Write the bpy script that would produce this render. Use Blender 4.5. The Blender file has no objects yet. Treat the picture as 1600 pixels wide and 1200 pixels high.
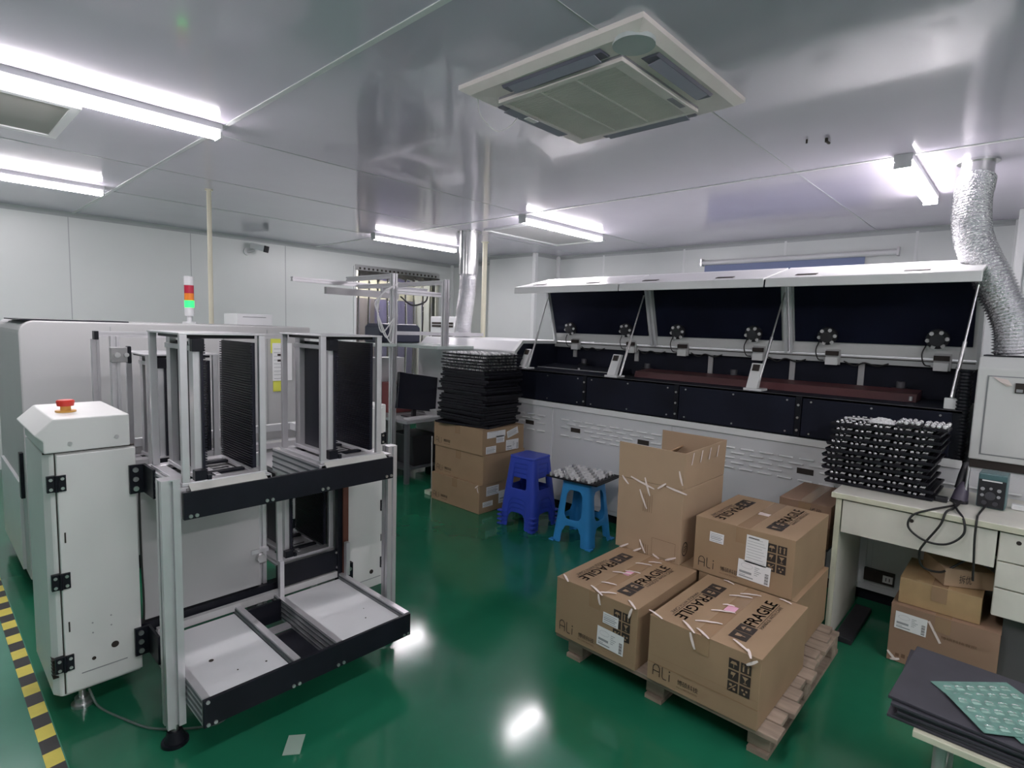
import bpy, bmesh, math, random
from mathutils import Vector, Matrix
random.seed(7)
S = bpy.context.scene
PI = math.pi

# ---------------------------------------------------------------- camera
VU, VW, EYE = (1620 - 800, -(540 - 600)), (-150 - 800, -(484 - 600)), 1.55
F = math.sqrt(-(VU[0] * VW[0] + VU[1] * VW[1]))
_x = Vector((VU[0], VU[1], -F)).normalized()
_y = Vector((VW[0], VW[1], -F)).normalized()
_z = _x.cross(_y)
cam = bpy.data.objects.new('camera', bpy.data.cameras.new('camera'))
S.collection.objects.link(cam)
cam.matrix_world = Matrix.Translation((0, 0, EYE)) @ Matrix((_x, _y, _z)).to_4x4()
cam.data.sensor_width = 36
cam.data.lens = 36 * F / 1600
cam.data.clip_start = 0.05
S.camera = cam

# ---------------------------------------------------------------- world, exposure
W = bpy.data.worlds.new('world'); S.world = W
W.use_nodes = True
W.node_tree.nodes['Background'].inputs[0].default_value = (0.75, 0.8, 0.85, 1)
W.node_tree.nodes['Background'].inputs[1].default_value = 0.3
S.view_settings.view_transform = 'Standard'
S.view_settings.look = 'None'
S.view_settings.gamma = 1
S.view_settings.exposure = 0.6
S.view_settings.use_curve_mapping = False
try:
    S.cycles.max_bounces = 10; S.cycles.diffuse_bounces = 6; S.cycles.sample_clamp_indirect = 6
except Exception: pass
TUBE = 44.0

# ---------------------------------------------------------------- materials
MATS = {}
def mat(name, col, rough=0.5, metal=0.0, var=0.0, vscale=6.0, bump=0.0, bscale=40.0, rvar=0.0, trans=0.0, emit=0.0, stretch=None, coat=0.0, alpha=1.0, col2=None, spec=0.5, bdist=0.004):
    if name in MATS: return MATS[name]
    m = bpy.data.materials.new(name); m.use_nodes = True
    nt = m.node_tree; b = nt.nodes['Principled BSDF']
    b.inputs['Base Color'].default_value = (*col, 1)
    b.inputs['Roughness'].default_value = rough
    b.inputs['Metallic'].default_value = metal
    b.inputs['Specular IOR Level'].default_value = spec
    b.inputs['Coat Weight'].default_value = coat
    b.inputs['Alpha'].default_value = alpha
    if trans: b.inputs['Transmission Weight'].default_value = trans
    if emit:
        b.inputs['Emission Color'].default_value = (*col, 1); b.inputs['Emission Strength'].default_value = emit
    if var or bump or rvar:
        tc = nt.nodes.new('ShaderNodeTexCoord'); mp = nt.nodes.new('ShaderNodeMapping')
        nt.links.new(tc.outputs['Object'], mp.inputs[0])
        if stretch: mp.inputs['Scale'].default_value = stretch
    if var or rvar:
        n = nt.nodes.new('ShaderNodeTexNoise'); n.inputs['Scale'].default_value = vscale; n.inputs['Detail'].default_value = 5
        nt.links.new(mp.outputs[0], n.inputs['Vector'])
        if var:
            r = nt.nodes.new('ShaderNodeValToRGB'); nt.links.new(n.outputs['Fac'], r.inputs[0])
            r.color_ramp.elements[0].position = 0.3; r.color_ramp.elements[1].position = 0.7
            c2 = col2 or tuple(min(1, c * (1 + var)) for c in col)
            r.color_ramp.elements[0].color = (*[c * (1 - var) for c in col], 1)
            r.color_ramp.elements[1].color = (*c2, 1)
            nt.links.new(r.outputs[0], b.inputs['Base Color'])
        if rvar:
            mr = nt.nodes.new('ShaderNodeMapRange'); nt.links.new(n.outputs['Fac'], mr.inputs[0])
            mr.inputs[1].default_value = 0.3; mr.inputs[2].default_value = 0.7
            mr.inputs[3].default_value = max(0.02, rough - rvar); mr.inputs[4].default_value = rough + rvar
            nt.links.new(mr.outputs[0], b.inputs['Roughness'])
    if bump:
        n2 = nt.nodes.new('ShaderNodeTexNoise'); n2.inputs['Scale'].default_value = bscale; n2.inputs['Detail'].default_value = 3
        nt.links.new(mp.outputs[0], n2.inputs['Vector'])
        bp = nt.nodes.new('ShaderNodeBump'); bp.inputs['Strength'].default_value = bump; bp.inputs['Distance'].default_value = bdist
        nt.links.new(n2.outputs['Fac'], bp.inputs['Height']); nt.links.new(bp.outputs[0], b.inputs['Normal'])
    MATS[name] = m
    return m

WALL = mat('wall_panel', (0.67, 0.70, 0.69), 0.34, var=0.03, vscale=1.2, bump=0.04, bscale=2.5, bdist=0.02)
CEIL = mat('ceiling_panel', (0.68, 0.64, 0.75), 0.12, var=0.03, vscale=1.0, bump=0.08, bscale=1.6, bdist=0.03, spec=1.0, coat=0.3)
TRIM = mat('aluminium_trim', (0.74, 0.76, 0.76), 0.35, 0.0)
TRIMD = mat('grey_cove_trim', (0.42, 0.44, 0.45), 0.4)
FLOOR = mat('green_epoxy', (0.012, 0.135, 0.068), 0.13, var=0.12, vscale=1.5, bump=0.06, bscale=3.0, rvar=0.05, bdist=0.01, col2=(0.016, 0.165, 0.085), spec=0.6)
FLOORL = mat('pale_green_epoxy', (0.06, 0.24, 0.16), 0.2, var=0.12, vscale=2)
WHT = mat('white_powder_coat', (0.70, 0.71, 0.69), 0.38, var=0.03, vscale=3, bump=0.05, bscale=300, bdist=0.001)
WHT2 = mat('white_powder_coat_cool', (0.66, 0.67, 0.68), 0.34, var=0.03, vscale=2)
GREYP = mat('grey_machine_panel', (0.47, 0.47, 0.47), 0.42, var=0.04, vscale=2)
LIDW = mat('white_lid_enamel', (0.80, 0.81, 0.80), 0.25, var=0.02)
CREAM = mat('cream_laminate', (0.70, 0.69, 0.61), 0.4, var=0.07, vscale=5)
EDGE = mat('yellowed_edge', (0.62, 0.62, 0.48), 0.5, var=0.1, vscale=9)
ALU = mat('anodised_aluminium', (0.66, 0.65, 0.67), 0.32, 0.6, var=0.05, vscale=12)
STEEL = mat('brushed_steel', (0.60, 0.60, 0.60), 0.28, 0.9, var=0.06, vscale=12)
FOIL = mat('crinkled_foil', (0.90, 0.90, 0.92), 0.18, 1.0, bump=1.0, bscale=60, bdist=0.014)
GALV = mat('galvanised_duct', (0.7, 0.7, 0.7), 0.22, 0.95, var=0.08, vscale=8)
BLK = mat('black_painted_metal', (0.008, 0.009, 0.014), 0.38, var=0.2, vscale=9, spec=0.25)
BLKP = mat('black_plastic', (0.016, 0.016, 0.020), 0.5)
BLKC = mat('black_comb_plastic', (0.012, 0.012, 0.022), 0.35, spec=0.3)
FOAM = mat('dark_blue_black_lining', (0.006, 0.008, 0.022), 0.7, var=0.25, vscale=3, spec=0.15)
OVEN = mat('dark_oven_plate', (0.009, 0.011, 0.022), 0.55, var=0.3, vscale=3, spec=0.2)
REDB = mat('reddish_dark_plate', (0.10, 0.030, 0.032), 0.45, var=0.45, vscale=3, stretch=(1, 0.4, 1))
TRAY = mat('antistatic_tray', (0.009, 0.009, 0.014), 0.45, spec=0.3)
TRAYG = mat('grey_black_board', (0.035, 0.035, 0.045), 0.65, var=0.15, vscale=8)
CARD = mat('brown_cardboard', (0.335, 0.228, 0.135), 0.75, var=0.07, vscale=4, bump=0.08, bscale=60, bdist=0.002)
CARD2 = mat('pale_cardboard', (0.40, 0.285, 0.185), 0.75, var=0.06, vscale=4, bump=0.08, bscale=60, bdist=0.002)
CARDR = mat('reddish_cardboard', (0.30, 0.19, 0.125), 0.75, var=0.07, vscale=4)
CARDI = mat('cardboard_inside', (0.36, 0.23, 0.13), 0.85, var=0.06, vscale=4)
TAPE = mat('clear_packing_tape', (0.34, 0.225, 0.135), 0.25, var=0.05, vscale=5)
TORN = mat('torn_white_tape', (0.80, 0.70, 0.66), 0.5)
PINK = mat('pink_sticker', (0.85, 0.45, 0.60), 0.5)
INK = mat('black_ink', (0.03, 0.022, 0.018), 0.7)
INKB = mat('brown_ink', (0.16, 0.09, 0.05), 0.7)
PAPER = mat('white_label_paper', (0.82, 0.82, 0.82), 0.5)
INKG = mat('grey_ink', (0.32, 0.33, 0.34), 0.6)
WOOD = mat('weathered_pallet_wood', (0.30, 0.235, 0.18), 0.85, var=0.25, vscale=5, stretch=(6, 1, 6), bump=0.3, bscale=20)
BLU = mat('royal_blue_plastic', (0.030, 0.060, 0.42), 0.32, var=0.06, vscale=8)
SKY = mat('sky_blue_plastic', (0.035, 0.26, 0.60), 0.32, var=0.06, vscale=8)
YEL = mat('hazard_yellow', (0.72, 0.62, 0.10), 0.5, var=0.08, vscale=14)
TBK = mat('hazard_black', (0.025, 0.025, 0.025), 0.5)
RED = mat('red_button', (0.60, 0.035, 0.02), 0.35)
ORG = mat('orange_ring', (0.75, 0.40, 0.08), 0.4)
REDL = mat('red_lens', (0.42, 0.02, 0.05), 0.2)
AMB = mat('amber_lens', (0.75, 0.22, 0.03), 0.2)
GRNL = mat('lit_green_lens', (0.03, 0.85, 0.14), 0.3, emit=1.1)
LAMP = mat('lit_tube_diffuser', (1.0, 0.94, 0.98), 0.5, emit=TUBE)
ACP = mat('aged_cream_plastic', (0.80, 0.73, 0.70), 0.42, var=0.07, vscale=4)
ACG = mat('grille_plastic', (0.30, 0.28, 0.31), 0.5)
ACV = mat('vent_dark_slot', (0.13, 0.13, 0.17), 0.4)
BEIGE = mat('beige_pipe', (0.62, 0.60, 0.47), 0.45)
SIL = mat('silver_component', (0.75, 0.75, 0.76), 0.25, 0.7)
WCMP = mat('white_component', (0.78, 0.78, 0.78), 0.4)
PCB = mat('green_pcb', (0.11, 0.24, 0.20), 0.35, var=0.25, vscale=30)
PCBT = mat('pale_pcb_traces', (0.28, 0.43, 0.37), 0.25, var=0.3, vscale=40)
BAG = mat('crumpled_clear_film', (0.75, 0.75, 0.75), 0.15, bump=1.0, bscale=50, bdist=0.01)
SCREEN = mat('dark_monitor', (0.006, 0.007, 0.016), 0.22)
NAVY = mat('dark_navy_plastic', (0.03, 0.035, 0.06), 0.35)
TEAL = mat('teal_metal', (0.08, 0.16, 0.17), 0.35)
STRIP = mat('clear_pvc', (0.92, 0.92, 0.84), 0.05, trans=0.95, bump=0.35, bscale=5, bdist=0.02)
VIOL = mat('violet_beyond', (0.10, 0.09, 0.22), 0.5, var=0.12, vscale=2)
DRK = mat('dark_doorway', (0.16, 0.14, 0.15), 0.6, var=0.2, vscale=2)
BLIND = mat('slate_blue_cloth', (0.19, 0.23, 0.38), 0.7)
BROWNM = mat('brown_rail', (0.13, 0.045, 0.03), 0.5)
NOTE = mat('yellow_note', (0.72, 0.74, 0.10), 0.5)
GLASS = mat('greenish_shelf', (0.40, 0.46, 0.44), 0.2)
CABLE = mat('black_cable', (0.015, 0.015, 0.015), 0.45)
WCABLE = mat('white_cable', (0.7, 0.7, 0.7), 0.45)
RUB = mat('rubber', (0.03, 0.03, 0.03), 0.6)
SCUFF = mat('scuffed_dark_mark', (0.10, 0.11, 0.12), 0.5)

# ---------------------------------------------------------------- mesh helpers
class MB:
    def __init__(s): s.v = []; s.f = []; s.m = []; s.mi = []; s.sm = []
    def _mi(s, m):
        if m not in s.m: s.m.append(m)
        return s.m.index(m)
    def add(s, vs, fs, m, smooth=False):
        o = len(s.v); s.v += [Vector(v) for v in vs]; k = s._mi(m)
        for f in fs: s.f.append([i + o for i in f]); s.mi.append(k); s.sm.append(smooth)
        return s
    def box(s, x0, x1, y0, y1, z0, z1, m, M=None):
        vs = [Vector((x, y, z)) for x in (x0, x1) for y in (y0, y1) for z in (z0, z1)]
        if M: vs = [M @ v for v in vs]
        return s.add(vs, [(0, 1, 3, 2), (4, 6, 7, 5), (0, 4, 5, 1), (2, 3, 7, 6), (0, 2, 6, 4), (1, 5, 7, 3)], m)
    def prism(s, poly, ax, a, b, m, smooth=False):
        # poly in the two other axes (cyclic order after ax), extruded from a to b along ax
        def P(u, w, t):
            return {'x': (t, u, w), 'y': (u, t, w), 'z': (u, w, t)}[ax]
        n = len(poly); vs = [P(u, w, a) for u, w in poly] + [P(u, w, b) for u, w in poly]
        fs = [tuple(range(n)), tuple(range(2 * n - 1, n - 1, -1))]
        o = len(s.v)
        s.add(vs, fs, m); s.f = s.f
        k = s._mi(m)
        for i in range(n):
            j = (i + 1) % n; s.f.append([o + i, o + n + i, o + n + j, o + j]); s.mi.append(k); s.sm.append(smooth)
        return s
    def tube(s, pts, r, m, seg=10, rr=None, cap=True, smooth=True):
        pts = [Vector(p) for p in pts]; n = len(pts)
        rings = []; up = None
        for i, p in enumerate(pts):
            d = (pts[min(i + 1, n - 1)] - pts[max(i - 1, 0)]).normalized()
            if up is None:
                up = Vector((0, 0, 1)) if abs(d.z) < 0.9 else Vector((1, 0, 0))
            a = d.cross(up).normalized(); b = a.cross(d).normalized(); up = b
            ri = rr[i] if rr else r
            rings.append([p + a * (ri * math.cos(2 * PI * k / seg)) + b * (ri * math.sin(2 * PI * k / seg)) for k in range(seg)])
        vs = [v for g in rings for v in g]; fs = []
        for i in range(n - 1):
            for k in range(seg):
                k2 = (k + 1) % seg
                fs.append((i * seg + k, i * seg + k2, (i + 1) * seg + k2, (i + 1) * seg + k))
        s.add(vs, fs, m, smooth)
        if cap:
            s.add(rings[0], [tuple(range(seg - 1, -1, -1))], m); s.add(rings[-1], [tuple(range(seg))], m)
        return s
    def cyl(s, p0, p1, r, m, seg=16, r2=None):
        return s.tube([p0, p1], r, m, seg, rr=[r, r2 if r2 is not None else r])
    def extr(s, ax, a, b, c1, c2, w, m):
        # aluminium profile with a groove in each side, centre (c1,c2)
        h = w / 2; g = w * 0.12; d = w * 0.26
        side = [(-h, -h), (-g, -h), (-g, -h + d), (g, -h + d), (g, -h)]
        pts = []
        for k in range(4):
            c, q = math.cos(k * PI / 2), math.sin(k * PI / 2)
            pts += [(x * c - y * q + c1, x * q + y * c + c2) for x, y in side]
        return s.prism(pts, ax, a, b, m)
    def build(s, name, parent=None, origin=None, bevel=0.0, solid=0.0, sub=0, recalc=True):
        me = bpy.data.meshes.new(name)
        o = Vector(origin) if origin is not None else Vector((0, 0, 0))
        if parent is not None:
            r = parent
            while r.parent: r = r.parent
            o = Vector(r.location)
        me.from_pydata([v - o for v in s.v], [], s.f)
        for mm in s.m: me.materials.append(mm)
        me.polygons.foreach_set('material_index', s.mi); me.polygons.foreach_set('use_smooth', s.sm)
        if recalc:
            bm = bmesh.new(); bm.from_mesh(me); bmesh.ops.recalc_face_normals(bm, faces=bm.faces); bm.to_mesh(me); bm.free()
        me.update()
        ob = bpy.data.objects.new(name, me); S.collection.objects.link(ob)
        if parent is not None: ob.parent = parent
        else: ob.location = o
        if bevel:
            b = ob.modifiers.new('bevel', 'BEVEL'); b.width = bevel; b.segments = 2; b.limit_method = 'ANGLE'; b.angle_limit = 0.6
        if solid:
            q = ob.modifiers.new('solid', 'SOLIDIFY'); q.thickness = solid; q.offset = -1
        if sub:
            q = ob.modifiers.new('sub', 'SUBSURF'); q.levels = sub; q.render_levels = sub
        return ob

def thing(name, loc, label, cat, group=None):
    o = bpy.data.objects.new(name, None); S.collection.objects.link(o); o.location = loc
    o.empty_display_size = 0.1
    return tag(o, label, cat, group)
def tag(o, label=None, cat=None, group=None, kind=None):
    if label: o['label'] = label
    if cat: o['category'] = cat
    if group: o['group'] = group
    if kind: o['kind'] = kind
    return o
def struct(o): o['kind'] = 'structure'; return o
def dup(root, loc, label=None, group=None, rz=None):
    r = root.copy(); S.collection.objects.link(r); r.location = loc
    if rz is not None: r.rotation_euler = (0, 0, rz)
    if label: r['label'] = label
    if group: r['group'] = group
    for ch in list(root.children):
        c = ch.copy(); S.collection.objects.link(c); c.parent = r
        for g in ch.children:
            d = g.copy(); S.collection.objects.link(d); d.parent = c
    return r
def bez(pts, n=8):
    # Catmull-Rom through the points
    P = [Vector(p) for p in pts]; P = [2 * P[0] - P[1]] + P + [2 * P[-1] - P[-2]]
    out = []
    for i in range(1, len(P) - 2):
        for k in range(n):
            t = k / n; a, b, c, d = P[i - 1], P[i], P[i + 1], P[i + 2]
            out.append(0.5 * ((2 * b) + (c - a) * t + (2 * a - 5 * b + 4 * c - d) * t * t + (3 * b - a - 3 * c + d) * t ** 3))
    out.append(P[-2]); return out

_txt = {}
def text_geo(s):
    if s in _txt: return _txt[s]
    cu = bpy.data.curves.new('t', 'FONT'); cu.body = s; cu.size = 1; cu.resolution_u = 2
    ob = bpy.data.objects.new('t', cu); S.collection.objects.link(ob)
    me = bpy.data.meshes.new_from_object(ob.evaluated_get(bpy.context.evaluated_depsgraph_get()))
    vs = [(v.co.x, v.co.y) for v in me.vertices]; fs = [tuple(p.vertices) for p in me.polygons]
    bpy.data.objects.remove(ob); bpy.data.curves.remove(cu); bpy.data.meshes.remove(me)
    if not vs: vs = [(0, 0), (1, 0), (1, 1)]; fs = [(0, 1, 2)]
    x0 = min(v[0] for v in vs); x1 = max(v[0] for v in vs); y0 = min(v[1] for v in vs); y1 = max(v[1] for v in vs)
    vs = [((x - x0) / (x1 - x0), (y - y0) / (y1 - y0)) for x, y in vs]
    _txt[s] = (vs, fs); return _txt[s]
class Face:
    """flat artwork on a plane: origin, u and v directions"""
    def __init__(s, o, u, v, mb=None, off=0.0012):
        s.o = Vector(o); s.u = Vector(u).normalized(); s.v = Vector(v).normalized(); s.n = s.u.cross(s.v); s.mb = mb or MB(); s.off = off; s.lv = 1
    def P(s, a, b): return s.o + s.u * a + s.v * b + s.n * (s.off * s.lv)
    def rect(s, a0, b0, a1, b1, m): s.mb.add([s.P(a0, b0), s.P(a1, b0), s.P(a1, b1), s.P(a0, b1)], [(0, 1, 2, 3)], m); return s
    def poly(s, pts, m): s.mb.add([s.P(*p) for p in pts], [tuple(range(len(pts)))], m); return s
    def line(s, a0, b0, a1, b1, w, m):
        d = Vector((a1 - a0, b1 - b0)); d.normalize(); n = Vector((-d.y, d.x)) * w / 2
        return s.poly([(a0 - n.x, b0 - n.y), (a1 - n.x, b1 - n.y), (a1 + n.x, b1 + n.y), (a0 + n.x, b0 + n.y)], m)
    def text(s, t, a, b, w, h, m):
        vs, fs = text_geo(t); s.mb.add([s.P(a + x * w, b + y * h) for x, y in vs], fs, m); return s
    def disc(s, a, b, r, m, n=12): return s.poly([(a + r * math.cos(2 * PI * k / n), b + r * math.sin(2 * PI * k / n)) for k in range(n)], m)
# ================================================================ THE ROOM
X0, X1, Y0, Y1, H = -2.4, 6.43, -2.6, 7.43, 2.6
def sbox(name, *a, m, bevel=0):
    x0, x1, y0, y1, z0, z1 = a
    return struct(MB().box(*a, m).build(name, origin=((x0 + x1) / 2, (y0 + y1) / 2, z0), bevel=bevel))
fl = MB(); fl.box(0.31, X1 + .1, Y0 - .1, Y1 + .1, -0.1, 0, FLOOR); fl.box(X0 - .1, 0.31, Y0 - .1, Y1 + .1, -0.1, 0, FLOORL)
struct(fl.build('floor', origin=(2, 2, -0.1)))
sbox('ceiling', X0 - .1, X1 + .1, Y0 - .1, Y1 + .1, H, H + .1, m=CEIL)
sbox('wall_far', X1, X1 + .1, Y0 - .1, Y1 + .1, 0, H, m=WALL)
sbox('wall_near', X0 - .1, X0, Y0 - .1, Y1 + .1, 0, H, m=WALL)
sbox('wall_right', X0, X1, Y0 - .1, Y0, 0, H, m=WALL)
wl = MB(); DX0, DX1, DZ = 4.56, 6.06, 2.36
wl.box(X0, DX0, Y1, Y1 + .1, 0, H, WALL); wl.box(DX1, X1, Y1, Y1 + .1, 0, H, WALL); wl.box(DX0, DX1, Y1, Y1 + .1, DZ, H, WALL)
struct(wl.build('wall_left', origin=(2, Y1, 0)))
# pillars boxed in with the same panels
sbox('wall_pillar_left', 5.93, X1, 5.13, 6.02, 0, H, m=WALL)
sbox('wall_pillar_right', 5.95, X1, -0.7, 0.16, 0, H, m=WALL)
# passage behind the strip curtain
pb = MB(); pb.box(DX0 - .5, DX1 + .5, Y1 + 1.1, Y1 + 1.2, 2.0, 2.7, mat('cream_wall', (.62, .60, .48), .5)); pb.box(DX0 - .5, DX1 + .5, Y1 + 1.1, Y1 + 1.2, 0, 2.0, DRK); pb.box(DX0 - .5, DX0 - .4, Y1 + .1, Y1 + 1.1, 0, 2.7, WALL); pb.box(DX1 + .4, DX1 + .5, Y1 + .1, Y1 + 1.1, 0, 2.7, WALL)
pb.box(DX0 - .5, DX1 + .5, Y1 + .1, Y1 + 1.2, 2.6, 2.7, WALL); pb.box(DX0 - .5, DX1 + .5, Y1 + .1, Y1 + 1.2, -.1, 0, FLOOR)
struct(pb.build('wall_passage', origin=(5, Y1 + .6, 0)))
vb = MB(); vb.box(5.55, 6.35, Y1 + .95, Y1 + 1.0, 0.02, 1.98, VIOL)
tag(vb.build('screen_panel', origin=(5.5, Y1 + .97, 0.0)), 'violet panel standing beyond the clear strip curtain', 'panel')
n = 1
def trim(a, m=TRIM, bevel=0):
    global n
    sbox('trim_%d' % n, *a, m=m, bevel=bevel); n += 1
# ceiling seams: two along y, several along x
for x in (1.24, 3.92): trim((x - .012, x + .012, Y0, Y1, H - .004, H))
for y in (-1.1, 0.05, 1.22, 3.52, 4.67, 5.82): trim((X0, X1, y - .003, y + .003, H - .002, H), TRIMD)
# coves and corner trims
def cove(ax, a, b, c1, c2, sx, m):
    global n
    r = 0.045; pts = [(0, 0), (sx * r, 0)] + [(sx * (r - r * math.sin(t * PI / 8)), -(r - r * math.cos(t * PI / 8))) for t in range(1, 4)] + [(0, -r)]
    mb = MB()
    if ax == 'x': mb.prism([(c1 + p, c2 + q) for p, q in pts], 'x', a, b, m)
    else: mb.prism([(c1 + p, c2 + q) for p, q in pts], 'y', a, b, m)
    struct(mb.build('trim_%d' % n, origin=(a, c1, c2 - .04) if ax == 'x' else (c1, a, c2 - .04))); n += 1
cove('x', X0, X1, Y1, H, -1, TRIMD)
cove('y', Y0, 5.13, X1, H, -1, TRIMD); cove('y', 6.02, Y1, X1, H, -1, TRIMD); cove('y', 5.13, 6.02, 5.93, H, -1, TRIMD); cove('x', 5.93, X1, 5.13, H, -1, TRIMD)
cove('x', X0, X1, Y0, H, 1, TRIMD); cove('y', Y0, Y1, X0, H, 1, TRIMD); cove('y', -.7, .16, 5.95, H, -1, TRIMD)
for x in (-1.1, 0.05, 1.2, 2.35, 3.5): trim((x - .004, x + .004, Y1 - .002, Y1, 0, H), TRIMD)
for y in (4.35, 3.2, 2.05, 0.9): trim((X1 - .003, X1, y - .012, y + .012, 0, H), TRIM)
trim((5.90, 5.96, 5.10, 5.16, 0, H), TRIM, .01); trim((X1 - .05, X1, 5.08, 5.13, 0, H), TRIM, .01); trim((X1 - .05, X1, Y1 - .05, Y1, 0, H), TRIM, .01)
trim((5.92, 5.98, .13, .19, 0, H), TRIM, .01); trim((X1 - .05, X1, .16, .22, 0, H), TRIM, .01)
for nm, a in (('baseboard_left', (X0, DX0, Y1 - .012, Y1, 0, .08)), ('baseboard_far', (X1 - .012, X1, 0.2, 5.1, 0, .08))): sbox(nm, *a, m=TRIM)
# door frame of the curtained doorway
dfm = MB(); dfm.box(DX0 - .04, DX0, Y1 - .02, Y1 + .1, 0, DZ + .04, TRIM); dfm.box(DX1, DX1 + .04, Y1 - .02, Y1 + .1, 0, DZ + .04, TRIM); dfm.box(DX0, DX1, Y1 - .02, Y1 + .1, DZ, DZ + .04, TRIM)
struct(dfm.build('door_1', origin=(DX0, Y1, 0)))

# hazard tape on the floor
tp = MB(); y = 1.38; k = 0
while y < 7.2:
    L = 0.088
    tp.add([(0.254, y, .0012), (0.306, y + .006, .0012), (0.306, y + L + .006, .0012), (0.254, y + L, .0012)], [(0, 1, 2, 3)], YEL if k % 2 else TBK); y += L; k += 1
tag(tp.build('hazard_tape', origin=(0.29, 3, 0.001)), 'yellow and black striped hazard tape stuck along the green floor', 'floor tape')
sc_ = MB(); sc_.box(-.05, .05, -.03, .03, 0, .0015, mat('dull_tape_scrap', (0.30, 0.40, 0.33), 0.5)); o = sc_.build('tape_scrap', origin=(0, 0, 0)); o.location = (.90, 1.87, .0005); o.rotation_euler = (0, 0, .9)
tag(o, 'small pale scrap of tape on the green floor before the low black tray', 'scrap')

# ---------------------------------------------------------------- ceiling lights
def tube_light(xa, xb, y, lab, along='x'):
    t = thing('ceiling_light', ((xa + xb) / 2, y, H - .075), lab, 'ceiling light', 'tube lights on the ceiling')
    b = MB(); b.prism([(y - .045, H), (y - .045, H - .03), (y - .036, H - .045), (y + .036, H - .045), (y + .045, H - .03), (y + .045, H)], 'x', xa, xb, WHT2); b.build('housing', t)
    c = MB(); c.prism([(y - .040, H - .0455), (y - .040, H - .058), (y - .024, H - .072), (y + .024, H - .072), (y + .040, H - .058), (y + .040, H - .0455)], 'x', xa + .012, xb - .012, LAMP); c.build('diffuser', t)
    for xx in (xa, xb - .012):
        d = MB(); d.box(xx, xx + .012, y - .042, y + .042, H - .075, H - .044, WHT2); d.build('end_cap', t)
    return t
tube_light(-0.16, 1.22, 3.36, 'long lit tube light at upper left, nearest the beige filter panel')
tube_light(-0.2, 1.16, 5.70, 'lit tube light near the left wall, lower of the two at left')
tube_light(3.72, 4.97, 5.70, 'lit tube light in front of the strip curtain, left of the rigid duct')
tube_light(3.92, 5.18, 3.57, 'lit tube light beside the flush ceiling panel in the middle of the room')
tube_light(3.88, 5.03, 0.645, 'short looking lit tube light at right beside the big foil duct')
tube_light(4.7, 5.9, Y1 + .6, 'added lit tube light in the passage beyond the strip curtain'); tube_light(-0.2, 1.16, 0.6, 'added unseen tube light behind the viewer'); tube_light(-0.2, 1.16, -1.6, 'added unseen tube light by the right wall, behind the viewer'); tube_light(1.5, 2.8, -1.6, 'added unseen tube light over the right wall')  # unseen tube lights added to help brighten the room and curtain

# flush ceiling filter panels
def filt(x0, x1, y0, y1, lab, m):
    t = thing('ceiling_filter_panel', ((x0 + x1) / 2, (y0 + y1) / 2, H - .03), lab, 'ceiling panel')
    f = MB()
    f.box(x0, x1, y0, y0 + .04, H - .02, H, TRIM); f.box(x0, x1, y1 - .04, y1, H - .02, H, TRIM); f.box(x0, x0 + .04, y0 + .04, y1 - .04, H - .02, H, TRIM); f.box(x1 - .04, x1, y0 + .04, y1 - .04, H - .02, H, TRIM)
    f.build('frame', t); MB().box(x0 + .04, x1 - .04, y0 + .04, y1 - .04, H - .012, H, m).build('panel_sheet', t)
filt(-.6, .66, 3.62, 4.34, 'beige flush filter panel in the ceiling at the left edge, beside the long tube light', mat('beige_panel', (0.42, 0.41, 0.37), 0.5))
filt(4.25, 5.5, 3.72, 4.42, 'grey flush filter panel in the ceiling above the foil wrapped duct', mat('grey_panel', (0.50, 0.50, 0.50), 0.4))

# ---------------------------------------------------------------- ceiling air conditioner
ac = thing('ceiling_air_conditioner', (2.15, 1.49, H - .07), 'square cream cassette air conditioner with slatted centre grille, set in the ceiling', 'air conditioner')
ax0, ax1, ay0, ay1 = 1.70, 2.585, 1.04, 1.95
def ring(mb, o, i, z0, z1, m):
    (a0, a1, b0, b1), (c0, c1, d0, d1) = o, i
    v = [(a0, b0, z0), (a1, b0, z0), (a1, b1, z0), (a0, b1, z0), (c0, d0, z1), (c1, d0, z1), (c1, d1, z1), (c0, d1, z1)]
    mb.add(v, [(k, (k + 1) % 4, 4 + (k + 1) % 4, 4 + k) for k in range(4)], m)
p = MB(); O = (ax0, ax1, ay0, ay1)
ring(p, O, O, H, H - .018, ACP); ring(p, O, (ax0 + .035, ax1 - .035, ay0 + .035, ay1 - .035), H - .018, H - .038, ACP); ring(p, (ax0 + .035, ax1 - .035, ay0 + .035, ay1 - .035), (ax0 + .22, ax1 - .22, ay0 + .22, ay1 - .22), H - .038, H - .045, ACP)
p.build('fascia_panel', ac, solid=0)
def vent(x0, x1, y0, y1, ax):
    q = MB(); z = H - .039
    q.prism([((y0 if ax == 'x' else x0) + 0, z - .001), ((y0 if ax == 'x' else x0) + .01, z - .010), ((y1 if ax == 'x' else x1) - .01, z - .010), ((y1 if ax == 'x' else x1), z - .001)], ax, (x0 if ax == 'x' else y0), (x1 if ax == 'x' else y1), ACV) if ax == 'x' else q.prism([(x0, z - .001), (x0 + .01, z - .010), (x1 - .01, z - .010), (x1, z - .001)], 'y', y0, y1, ACV)
    v = q.build('air_outlet', ac)
    w = MB()
    if ax == 'x':
        yc = (y0 + y1) / 2; w.prism([(yc - .028, z - .012), (yc + .02, z - .022), (yc + .024, z - .019), (yc - .024, z - .0105)], 'x', x0 + .03, x1 - .03, mat('flap_grey', (.34, .34, .42), .35))
    else:
        xc = (x0 + x1) / 2; w.prism([(xc - .028, z - .012), (xc + .02, z - .022), (xc + .024, z - .019), (xc - .024, z - .0105)], 'y', y0 + .03, y1 - .03, mat('flap_grey', (.34, .34, .42), .35))
    w.build('louver_flap', v)
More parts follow.
